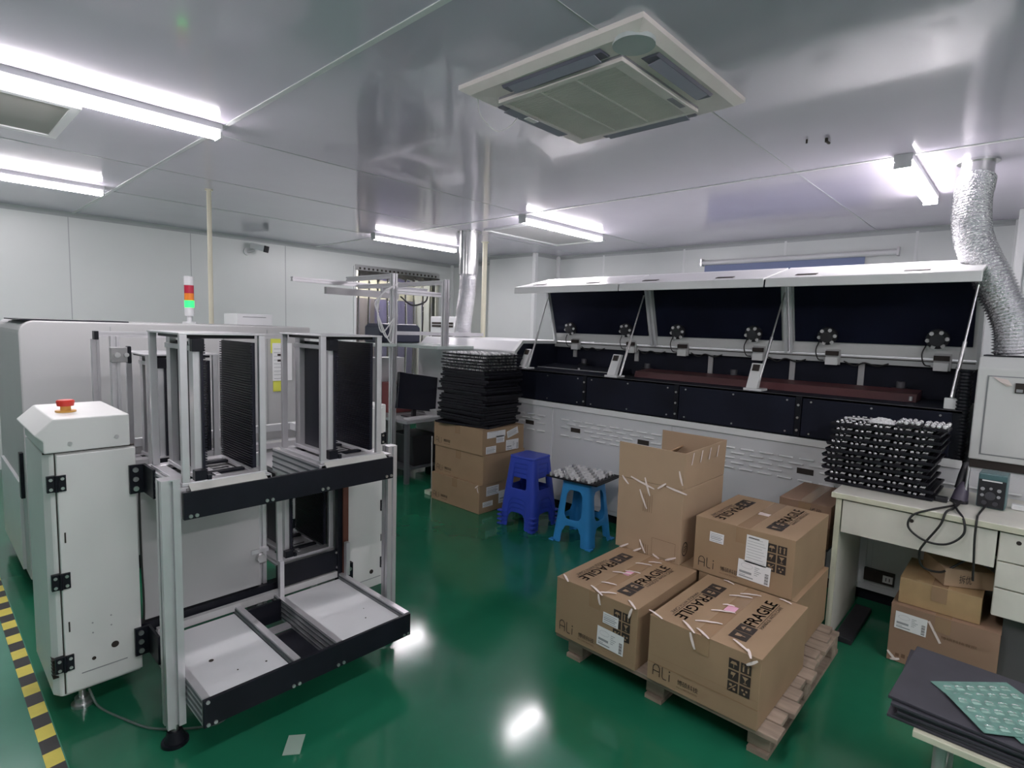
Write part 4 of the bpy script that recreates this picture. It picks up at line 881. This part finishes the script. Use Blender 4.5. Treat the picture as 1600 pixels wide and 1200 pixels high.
for k in range(14): a0, a1 = 2 * PI * k / 14, 2 * PI * (k + 1) / 14; F2_.line(.05 + .028 * math.cos(a0), .07 + .034 * math.sin(a0), .05 + .028 * math.cos(a1), .07 + .034 * math.sin(a1), .006, INK)
F2_.text('GP', .032, .055, .036, .03, INK); F.mb.build('printed_markings', tb)
torn(tb, [(x0 - .001, 1.53, zf - .01, .8, .07, 'f'), (x0 - .001, 1.43, zf - .005, 1.3, .18, 'f'), (x0 - .001, 1.40, zf - .02, .35, .12, 'f'), (x0 - .001, 1.42, zf - .09, .45, .13, 'f'), (x0 - .001, 1.32, zf + .0, -.9, .07, 'f'), (x0 - .001, 1.24, zf - .005, 1.4, .14, 'f'), (x0 - .001, 1.22, zf + .06, .3, .09, 'f'),
          (x0 - .002, 1.52, z0 + .012, -1.0, .08, 'f'), (x0 - .002, 1.44, z0 + .012, -1.0, .07, 'f'), (x0 - .002, 1.41, z0 + .04, .5, .09, 'f'), (x0 - .002, 1.33, z0 + .01, 1.2, .05, 'f'), (x0 - .002, 1.25, z0 + .02, -1.1, .08, 'f')], w=.010)
q = MB()
for xx in (2.62, 2.72, 2.82, 2.92): q.add([(xx, y0 - .0065, zt - .07), (xx + .012, y0 - .0065, zt - .07), (xx + .03, y0 - .007, zt - .01), (xx + .018, y0 - .007, zt - .01)], [(0, 1, 2, 3)], TORN)
q.build('tape_residue', tb)

# stack of three cartons by the workbench
SG = 'cartons stacked under the black trays'
for i, (dx, dy, z0, z1, m, lab) in enumerate(((-.01, .012, 0, .247, CARD, 'bottom carton of the three stacked under the tall black trays, on the floor'), (.012, -.004, .247, .497, CARD, 'middle carton of the three stacked under the tall black trays'), (0, 0, .497, .715, CARD, 'top carton of the three, directly under the tall black trays'))):
    x0, x1, y0, y1 = 3.19 + dx, 3.70 + dx, 3.265 + dy, 3.89 + dy
    t, F = carton(x0, x1, y0, y1, z0, z1, lab, m, art=False, group=SG)
    f = Face((x0, y1, z0), (0, -1, 0), (0, 0, 1)); ali(f, .03, .03, .05); f.text('博硕科技', .135, .045, .09, .026, INK); f.rect(.14, .03, .22, .033, INKB); f.mb.build('printed_markings', t)
    G = Face((x0, y0, z0), (1, 0, 0), (0, 0, 1))
    if i == 2: label(t, G, .05, .14, .22, .055, 2); label(t, G, .16, .09, .10, .06, 1); label(t, G, .30, .115, .14, .06, 1, .25); label(t, G, .04, .01, .12, .06, 1); label(t, G, .28, .01, .16, .09, 0)
    if i == 1: label(t, G, .38, .10, .08, .07, 1)
    if i == 0: label(t, G, .08, .14, .15, .08, 1); label(t, G, .04, .05, .12, .045, 1); label(t, G, .23, .05, .22, .11, 0)
    if i == 0: torn(t, [(x0 - .001, y0 + .03, z1 - .015, -.9, .06, 'f'), (x0 - .001, y0 + .015, z1 - .04, .3, .06, 'f')], w=.009)

# ---------------------------------------------------------------- component trays
def tray_mesh(w, d, bumps, rim=.011):
    q = MB(); q.box(-d / 2, d / 2, -w / 2, w / 2, 0, .006, TRAY); q.box(-d / 2 - .004, -d / 2 + .006, -w / 2, w / 2, .006, rim, TRAY); q.box(d / 2 - .006, d / 2 + .004, -w / 2, w / 2, .006, rim, TRAY); q.box(-d / 2, d / 2, -w / 2 - .004, -w / 2 + .006, .006, rim, TRAY); q.box(-d / 2, d / 2, w / 2 - .006, w / 2 + .004, .006, rim, TRAY)
    if bumps:
        k = -w / 2 + .02
        while k < w / 2: q.box(-d / 2 + .01, d / 2 - .01, k, k + .012, .006, .010, TRAY); k += .034
    return q
def ball(q, c, r, m):
    cx, cy, cz = c; vs = []; fs = []; n = 8
    for j, (rr_, zz_) in enumerate(((.55, -.8), (1, -.1), (.8, .6))): vs += [(cx + r * rr_ * math.cos(2 * PI * k / n), cy + r * rr_ * math.sin(2 * PI * k / n), cz + r * zz_) for k in range(n)]
    for j in range(2): fs += [(j * n + k, j * n + (k + 1) % n, (j + 1) * n + (k + 1) % n, (j + 1) * n + k) for k in range(n)]
    vs.append((cx, cy, cz + r)); fs += [(2 * n + k, 2 * n + (k + 1) % n, 3 * n) for k in range(n)]
    q.add(vs, fs, m, True)
def comps(w, d, pitch_y, rows, dense=False, dh=.015, dr=.0068):
    q = MB(); ny = int((w - .03) / pitch_y)
    for i in range(rows):
        xx = -d / 2 + .022 + i * (d - .05) / max(1, rows - 1)
        for j in range(ny):
            y = w / 2 - .025 - j * pitch_y
            if dense:
                for a, b in ((0, 0), (.018, .004), (.006, -.016))[:3 if dr < .01 else 2]: q.cyl((xx + a, y + b, .006), (xx + a, y + b, .006 + dh), dr, WCMP if (i + j) % 3 else SIL, 7)
                q.box(xx + .014, xx + .026, y - .024, y - .012, .006, .016, SIL)
            else:
                ball(q, (xx, y, .018), .0095, SIL); ball(q, (xx, y - .024, .018), .0095, SIL)
                q.box(xx - .010, xx + .010, y - .064, y - .040, .006, .020, BLKP)
                for a in (-.061, -.054, -.047): ball(q, (xx - .006, y + a, .022), .0036, WCMP); ball(q, (xx + .005, y + a - .002, .023), .0036, WCMP)
    return q
def tray(name, w, d, loc, rz, lab, grp, comp=None, rim=.011):
    t = thing(name, (0, 0, 0), lab, 'tray', grp); tray_mesh(w, d, True, rim).build('tray_plate', t)
    if comp: o = comp.build('fitted_components', t); o['kind'] = 'stuff'
    t.location = loc; t.rotation_euler = (0, 0, rz); return t
rnd = random.Random(3)
z = .7165; first = None; N1 = 22; ords = ('lowest', 'second', 'third', 'fourth', 'fifth', 'sixth', 'seventh', 'eighth', 'ninth', 'tenth', 'eleventh', 'twelfth', 'thirteenth', 'fourteenth', 'fifteenth', 'sixteenth', 'seventeenth', 'eighteenth', 'nineteenth', 'twentieth', 'twenty-first', 'twenty-second')
TG = 'plain black trays stacked on the cartons'
for i in range(N1):
    loc = (3.44 + rnd.uniform(-.02, .02) + (-.03 if i == 0 else 0), 3.57 + rnd.uniform(-.03, .03), z); rz = rnd.uniform(-.05, .05) + (.22 if i == 0 else 0)
    lab = 'plain black tray, %s from the bottom of the tall stack on the cartons' % ords[i]
    if first is None: first = tray('component_tray', .56, .43, loc, rz, lab, TG, rim=.0195)
    else: dup(first, loc, lab, TG, rz)
    z += .0212
first = None
for i in range(6):
    loc = (3.44 + rnd.uniform(-.01, .01), 3.56 + rnd.uniform(-.012, .012), z); rz = rnd.uniform(-.03, .03)
    lab = 'black tray of pale round components, %s from the bottom of the filled ones atop the tall stack' % ords[i]
    if i == 5: lab = 'topmost black tray of pale round components on the tall stack'
    lab = lab.replace(' from the bottom of the filled ones atop the tall stack', ' filled one up in the tall stack')
    if first is None: first = tray('component_tray', .56, .43, loc, rz, lab, 'filled trays atop the tall stack', comps(.56, .43, .046, 10, True))
    else: dup(first, loc, lab, 'filled trays atop the tall stack', rz)
    z += .0265
# tray on the light blue stool
tray('component_tray', .42, .37, (3.395, 2.385, .470), .10, 'black tray densely filled with shiny white components on the light blue stool', None, comps(.42, .37, .046, 7, True, .026, .0115))
# stack of filled trays on the desk
first = None; z = .7765; NT = 10
for i in range(NT):
    loc = (3.56 + rnd.uniform(-.008, .008) + .010 * math.sin(i * .9), .545 + rnd.uniform(-.006, .006) + (.02 if 2 <= i <= 4 else 0) - (.012 if i > 6 else 0), z); rz = rnd.uniform(-.015, .015) - .02
    lab = 'black tray of paired silver balls, %s from the bottom of the stack on the desk' % ords[i]
    if i == NT - 1: lab = 'topmost black tray in the stack on the desk, white strip lying on it'
    if first is None: first = tray('component_tray', .475, .36, loc, rz, lab, 'filled trays stacked on the desk', comps(.475, .36, .088, 5), rim=.015); 
    else:
        c = dup(first, loc, lab, 'filled trays stacked on the desk', rz)
    z += .0345
ztop = z
q = MB(); q.box(3.50, 3.53, .50, .74, ztop - .0, ztop + .004, PAPER); tag(q.build('paper_strip', origin=(3.51, .62, ztop)), 'narrow white strip lying on top of the desk tray stack', 'strip')
q = MB()
vs = []; fs = []; n = 12
for i in range(n + 1):
    for j in range(n + 1):
        u, v_ = i / n * 2 - 1, j / n * 2 - 1; h_ = max(0, 1 - (u * u + v_ * v_) ** 1.5)
        vs.append((3.46 + u * .045, .555 + v_ * .06, ztop + .001 + h_ * .022 * (.6 + .8 * rnd.random())))
for i in range(n):
    for j in range(n): a = i * (n + 1) + j; fs.append((a, a + 1, a + n + 2, a + n + 1))
q.add(vs, fs, BAG); tag(q.build('crumpled_film', origin=(3.46, .555, ztop), recalc=False), 'crumpled shiny film on top of the desk tray stack', 'film')
for nm, cy, lab in (('component_pack', .435, 'left small pack of shiny round parts on top of the desk tray stack'), ('component_pack', .325, 'right small pack of shiny round parts on top of the desk tray stack')):
    t = thing(nm, (3.47, cy, ztop), lab, 'component pack', 'shiny packs on the desk tray stack'); q = MB(); q.box(3.39, 3.56, cy - .05, cy + .05, ztop, ztop + .008, TRAY); q.build('base_pad', t)
    q = MB()
    for i in range(6):
        for j in range(4): ball(q, (3.402 + i * .028 + rnd.uniform(-.004, .004), cy - .038 + j * .025 + rnd.uniform(-.003, .003), ztop + .018 + rnd.uniform(0, .006)), .0105, SIL if (i + j) % 2 else WCMP)
    o = q.build('round_parts', t); o['kind'] = 'stuff'

# ---------------------------------------------------------------- plastic stools
def stool(m, loc, rz, lab, grp=None, closed=False, hi=.455, bot=.168, top=.118, arch=.12):
    t = thing('plastic_stool', (0, 0, 0), lab, 'stool', grp)
    def hw(z): return bot + (top - bot) * min(1, z / hi)
    zs = [0, .02, .10, arch + .015, .185, .205, .30, .375, .395, hi - .03, hi - .008]; sx = [-1, -.72, -.50, -.40, 0, .40, .50, .72, 1]
    q = MB()
    for k in range(4):
        c_, s_ = math.cos(k * PI / 2), math.sin(k * PI / 2); vs = []; idx = {}
        for i, z in enumerate(zs):
            for j, s in enumerate(sx):
                h = hw(z); lim = .93 if abs(s) == 1 else 1
                x_, y_ = s * h * (.96 if abs(s) == 1 else 1), -h * (.96 if abs(s) == 1 else 1); idx[(i, j)] = len(vs); vs.append((x_ * c_ - y_ * s_, x_ * s_ + y_ * c_, z))
        fs = []
        for i in range(len(zs) - 1):
            for j in range(len(sx) - 1):
                zc = (zs[i] + zs[i + 1]) / 2; inner = 2 <= j <= 5; core = 3 <= j <= 4
                if inner and zc < arch - .02: continue
                if core and zc < arch + .015: continue
                if not closed and inner and .205 < zc < .375: continue
                if closed and inner and .205 < zc < .395: continue
                if not closed and core and .185 < zc < .395: continue
                fs.append((idx[(i, j)], idx[(i, j + 1)], idx[(i + 1, j + 1)], idx[(i + 1, j)]))
        q.add(vs, fs, m, True)
    o = q.build('leg_frame', t)
    bm = bmesh.new(); bm.from_mesh(o.data); bmesh.ops.remove_doubles(bm, verts=bm.verts, dist=.0005); bmesh.ops.recalc_face_normals(bm, faces=bm.faces); bm.to_mesh(o.data); bm.free()
    sd = o.modifiers.new('solid', 'SOLIDIFY'); sd.thickness = .005; sd.offset = -1
    sb = o.modifiers.new('sub', 'SUBSURF'); sb.levels = 2; sb.render_levels = 2
    q = MB(); h = hw(hi) + .004; q.prism([(-h, -h + .02), (-h + .02, -h), (h - .02, -h), (h, -h + .02), (h, h - .02), (h - .02, h), (-h + .02, h), (-h, h - .02)], 'z', hi - .02, hi, m)
    q.build('seat', t, bevel=.008)
    q = MB(); f = hw(0) - .012
    for a in (-1, 1):
        for b in (-1, 1): q.box(a * f - .024, a * f + .024, b * f - .024, b * f + .024, 0, .012, m)
    q.build('foot_rim', t, bevel=.004)
    t.location = loc; t.rotation_euler = (0, 0, rz); return t
s0 = None
for i, wd in enumerate(('bottom', 'second', 'third', 'topmost')):
    lab = 'royal blue plastic stool, %s of the nested stack beside the cartons' % wd
    if s0 is None: s0 = stool(BLU, (3.335, 2.865, 0), .06, lab, 'nested royal blue stools', closed=True, arch=.105)
    else: dup(s0, (3.335, 2.865, .036 * i), lab, 'nested royal blue stools', .06 + .01 * i)
stool(SKY, (3.375, 2.365, 0), .08, 'light blue plastic stool carrying a tray of components')

# ---------------------------------------------------------------- desk at the right
dk = thing('desk', (3.5, -.1, 0), 'cream desk with drawers holding the stack of filled black trays', 'desk')
q = MB(); q.box(3.19, 3.775, -.95, .70, .745, .774, CREAM); q.build('desktop', dk, bevel=.004)
q = MB(); q.box(3.186, 3.192, -.95, .70, .748, .772, EDGE); q.build('edge_band', dk)
q = MB(); q.box(3.205, 3.76, .655, .68, 0, .745, CREAM); q.box(3.200, 3.206, .655, .68, 0, .745, EDGE); q.build('side_panel', dk)
q = MB(); q.box(3.205, 3.222, .052, .65, .572, .738, CREAM); dd = q.build('drawer_front', dk, bevel=.002)
q = MB(); q.cyl((3.205, .36, .705), (3.203, .36, .705), .009, INK, 14); q.build('lock_hole', dd)
q = MB(); q.box(3.25, 3.74, .045, .65, .60, .615, CREAM); q.build('drawer_box', dk)
q = MB(); q.box(3.225, 3.76, -.50, .045, .36, .745, CREAM); q.build('pedestal', dk)
for za, zb in ((.612, .738), (.492, .606), (.362, .486)):
    q = MB(); q.box(3.205, 3.224, -.49, .043, za, zb, CREAM); dd = q.build('drawer_front', dk, bevel=.002)
    if za > .6: q = MB(); q.cyl((3.205, -.02, .705), (3.203, -.02, .705), .009, INK, 14); q.build('lock_hole', dd)
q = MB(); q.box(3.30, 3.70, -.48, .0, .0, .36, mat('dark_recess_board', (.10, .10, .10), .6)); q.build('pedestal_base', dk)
q = MB(); q.box(3.205, 3.76, -.95, -.925, 0, .745, CREAM); q.build('side_panel', dk)
st = thing('soldering_station', (3.50, .095, .775), 'small dark control box with round dials standing on the desk', 'soldering station')
q = MB(); Ms = Matrix.Translation((3.50, .095, .776)) @ Matrix.Rotation(-.05, 4, 'Z'); q.box(-.045, .07, -.055, .050, 0, .165, TEAL, Ms); q.build('casing', st, bevel=.006)
q = MB(); q.box(-.047, -.044, -.052, .047, .004, .135, BLKP, Ms); fpn = q.build('front_panel', st)
q = MB()
for a, b, r_ in ((.0, .06, .020), (.03, .09, .008), (-.03, .09, .008), (.03, .06, .007), (0, .095, .006), (-.03, .06, .007), (.02, .025, .010), (-.02, .025, .010)): q.cyl(Ms @ Vector((-.047, a, b)), Ms @ Vector((-.052, a, b)), r_, INKG if r_ < .009 else mat('dial', (.06, .06, .07), .4), 14)
q.box(-.049, -.0465, -.038, .035, .128, .134, PAPER, Ms); q.build('dials', fpn)
ih = thing('soldering_iron_holder', (3.47, .215, .775), 'dark iron holder with a silver tube beside the soldering station', 'iron holder')
q = MB(); q.cyl((3.47, .21, .775), (3.47, .21, .79), .035, BLKP, 20); q.tube([(3.47, .21, .785), (3.48, .205, .83), (3.50, .20, .87)], .03, mat('dusty_violet_black', (.07, .06, .09), .45), 14, rr=[.034, .028, .018]); q.build('holder_base', ih)
q = MB(); q.tube([(3.49, .218, .84), (3.51, .212, .90), (3.53, .205, .965)], .016, BLKP, 12, rr=[.018, .016, .010]); q.build('iron_handle', ih)
q = MB(); q.tube([(3.47, .190, .84), (3.49, .188, .95)], .007, STEEL, 10); q.build('silver_tube', ih)
q = MB(); q.tube(bez([(3.45, .20, .79), (3.36, .22, .782), (3.20, .29, .778), (3.175, .355, .74), (3.17, .365, .68), (3.17, .30, .635), (3.17, .22, .64), (3.17, .165, .70), (3.185, .17, .765), (3.26, .20, .785), (3.40, .225, .782)], 8), .005, CABLE, 8)
tag(q.build('iron_cable', origin=(3.2, .25, .63)), 'black cable looping over the desk edge in front of the drawer', 'cable')
q = MB(); q.tube(bez([(3.44, .20, .785), (3.30, .215, .782), (3.195, .235, .78), (3.172, .25, .72), (3.172, .30, .62), (3.175, .315, .57), (3.20, .30, .50), (3.25, .24, .478), (3.29, .20, .50), (3.31, .14, .56), (3.33, .10, .60)], 8), .005, CABLE, 8)
tag(q.build('power_cable', origin=(3.2, .25, .5)), 'black cable hanging from the desk down to the small carton', 'cable')
q = MB(); q.tube(bez([(3.45, .11, .785), (3.28, .125, .779), (3.192, .125, .778), (3.176, .125, .70), (3.176, .12, .6), (3.18, .115, .5)], 8), .0045, CABLE, 8)
tag(q.build('station_cable', origin=(3.2, .12, .6)), 'thin black cable hanging straight down below the soldering station', 'cable')
q = MB(); q.box(3.42, 3.45, .245, .275, .776, .79, SIL); q.box(3.40, 3.44, .25, .30, .776, .80, BLKP); tag(q.build('wire_plug', origin=(3.42, .27, .776), bevel=.003), 'small black plug with a shiny tip on the desk beside the iron holder', 'plug')
q = MB(); q.box(3.52, 3.56, -.03, .02, .776, .80, WCMP); q.tube(bez([(3.54, -.02, .795), (3.53, -.06, .785), (3.54, -.12, .782), (3.55, -.2, .782)], 6), .008, WCABLE, 8); tag(q.build('white_adapter', origin=(3.54, 0, .776), bevel=.003), 'white plug and cable behind the soldering station at the frame edge', 'adapter')
# under the desk
t, F = carton(3.20, 3.66, 0.0, .405, 0, .285, 'large carton on the floor under the desk with a printed white label', CARDR, art=False)
label(t, F, .02, .17, .125, .085, 0, -.02); label(t, F, .29, .03, .08, .045, 1, -.05)
F.text('博硕科技有限', .20, .185, .13, .014, INKB); [F.rect(.035 + k * .024, .03, .050 + k * .024, .045 + .004 * (k % 2), INKB) for k in range(4)]; F.line(.15, .25, .20, .16, .010, TORN); F.mb.build('printed_markings', t)
torn(t, [(3.199, .385, .03, .8, .06, 'f'), (3.199, .37, .015, -1.2, .05, 'f')], w=.012)
t, F = carton(3.235, 3.58, .075, .385, .286, .412, 'squat taped carton in the middle of the pile under the desk', mat('taped_carton', (.42, .29, .15), .35, var=.12, vscale=9), art=False)
t, F = carton(-.11, .11, -.10, .10, 0, .085, 'small carton on top of the pile under the desk', CARD2, art=False, seamtape=False); F.text('拆优', .06, .02, .05, .04, INK); F.mb.build('printed_markings', t)
t.location = (3.41, .185, .4135); t.rotation_euler = (0, 0, .5)
for c in t.children: c.location = (0, 0, 0)
q = MB(); q.box(3.20, 3.68, .555, .635, 0, .028, BLKP); tag(q.build('black_bar', origin=(3.4, .6, 0), bevel=.003), 'black flat bar lying on the floor beside the desk leg', 'bar')
q = MB(); q.box(3.772, 3.7935, .475, .625, .15, .222, INK); so = q.build('power_socket', origin=(3.78, .55, .15)); tag(so, 'black recessed panel with a white socket on the oven side under the desk', 'socket')
q = MB(); q.box(3.766, 3.772, .482, .53, .165, .205, WCMP); 
for a in (.495, .512): q.box(3.765, 3.766, a, a + .004, .175, .195, INK)
q.build('socket_plate', so)
# chair like stand with two flat cartons between pallet and desk
sd_ = thing('low_metal_stand', (3.45, .80, 0), 'low grey metal stand with slim legs between the pallet and the desk', 'stand')
q = MB(); q.box(3.27, 3.70, .715, .96, .425, .44, SCUFF); q.build('stand_top', sd_)
for x, y in ((3.29, .735), (3.29, .94), (3.68, .735), (3.68, .94)): q = MB(); q.box(x - .014, x + .014, y - .012, y + .012, 0, .425, mat('pale_blue_grey_leg', (.42, .45, .50), .4, .3)); q.build('leg', sd_)
q = MB(); q.box(3.28, 3.30, .735, .94, .20, .225, SCUFF); q.build('stretcher', sd_)
for i, (za, zb, lab) in enumerate(((.441, .552, 'lower flat carton on the low metal stand, dark characters on its end'), (.553, .672, 'upper flat carton on the low metal stand, dark characters on its end'))):
    t, F = carton(3.26, 3.72, .71, .97, za, zb, lab, CARDR, art=False, group='flat cartons on the metal stand'); F.text('拆优', .155, .035, .06, .06, INK); F.mb.build('printed_markings', t)

# ---------------------------------------------------------------- boards on a stool, bottom right
ls = thing('low_wooden_stool', (2.2, -.05, 0), 'low stool with a cream edged seat and pale metal legs at the bottom right', 'stool')
q = MB(); q.box(1.985, 2.40, -.42, .168, .378, .398, EDGE); q.build('seat', ls, bevel=.002)
for x, y in ((2.085, .105), (2.36, .10), (2.085, -.35), (2.36, -.35)): q = MB(); q.cyl((x - .03 if x < 2.2 else x + .03, y, 0), (x, y, .382), .017, mat('grey_painted_leg', (.45, .47, .46), .35, .4), 14); q.build('leg', ls)
q = MB(); q.cyl((2.07, .105, .15), (2.38, .10, .15), .010, STEEL, 10); q.build('stretcher', ls)
z = .399; bd = None
for i in range(6):
    wd = ('lowest', 'second', 'third', 'fourth', 'fifth', 'topmost')[i]; lab = 'dark grey board, %s of the pile on the low stool' % wd
    loc = (2.205 + rnd.uniform(-.01, .01), -.095 + rnd.uniform(-.012, .012), z); rz = rnd.uniform(-.025, .025) - (.06 if i == 5 else 0)
    if bd is None:
        q = MB(); q.box(-.205, .205, -.32, .32, 0, .0095, TRAYG); bd = q.build('flat_board', bevel=.002); tag(bd, lab, 'board', 'dark boards on the low stool')
        bd.location = loc; bd.rotation_euler = (0, 0, rz)
    else:
        c = bd.copy(); S.collection.objects.link(c); c['label'] = lab; c.location = loc; c.rotation_euler = (0, 0, rz)
    z += .0108
def pcb(loc, rz, lab, w=.25, d=.17):
    t = thing('printed_circuit', (0, 0, 0), lab, 'circuit board', 'green circuit boards on the dark boards')
    q = MB(); q.box(-w / 2, w / 2, -d / 2, d / 2, 0, .0016, PCB); q.build('board_sheet', t)
    q = MB()
    for i in range(6):
        for j in range(4):
            x = -w / 2 + .018 + i * (w - .03) / 6; y = -d / 2 + .014 + j * (d - .022) / 4
            q.box(x, x + .022, y, y + .010, .0016, .0024, PCBT); q.box(x + .006, x + .028, y + .016, y + .022, .0016, .0022, PCBT); q.tube([(x + .012 + .010 * math.cos(a * PI / 6), y + .012 + .010 * math.sin(a * PI / 6), .0024) for a in range(0, 7)], .0011, SIL, 5, cap=False)
    q.build('copper_pattern', t); t.location = loc; t.rotation_euler = (0, 0, rz); return t
pcb((2.215, .005, z + .001), -.80, 'green circuit board panel lying underneath and farther back on the dark boards')
pcb((2.165, -.115, z + .003), -.92, 'green circuit board panel reaching the right frame edge beneath the nearest one')
pcb((2.14, -.04, z + .0055), -.965, 'green circuit board panel lying uppermost and nearest on the dark boards', d=.18)
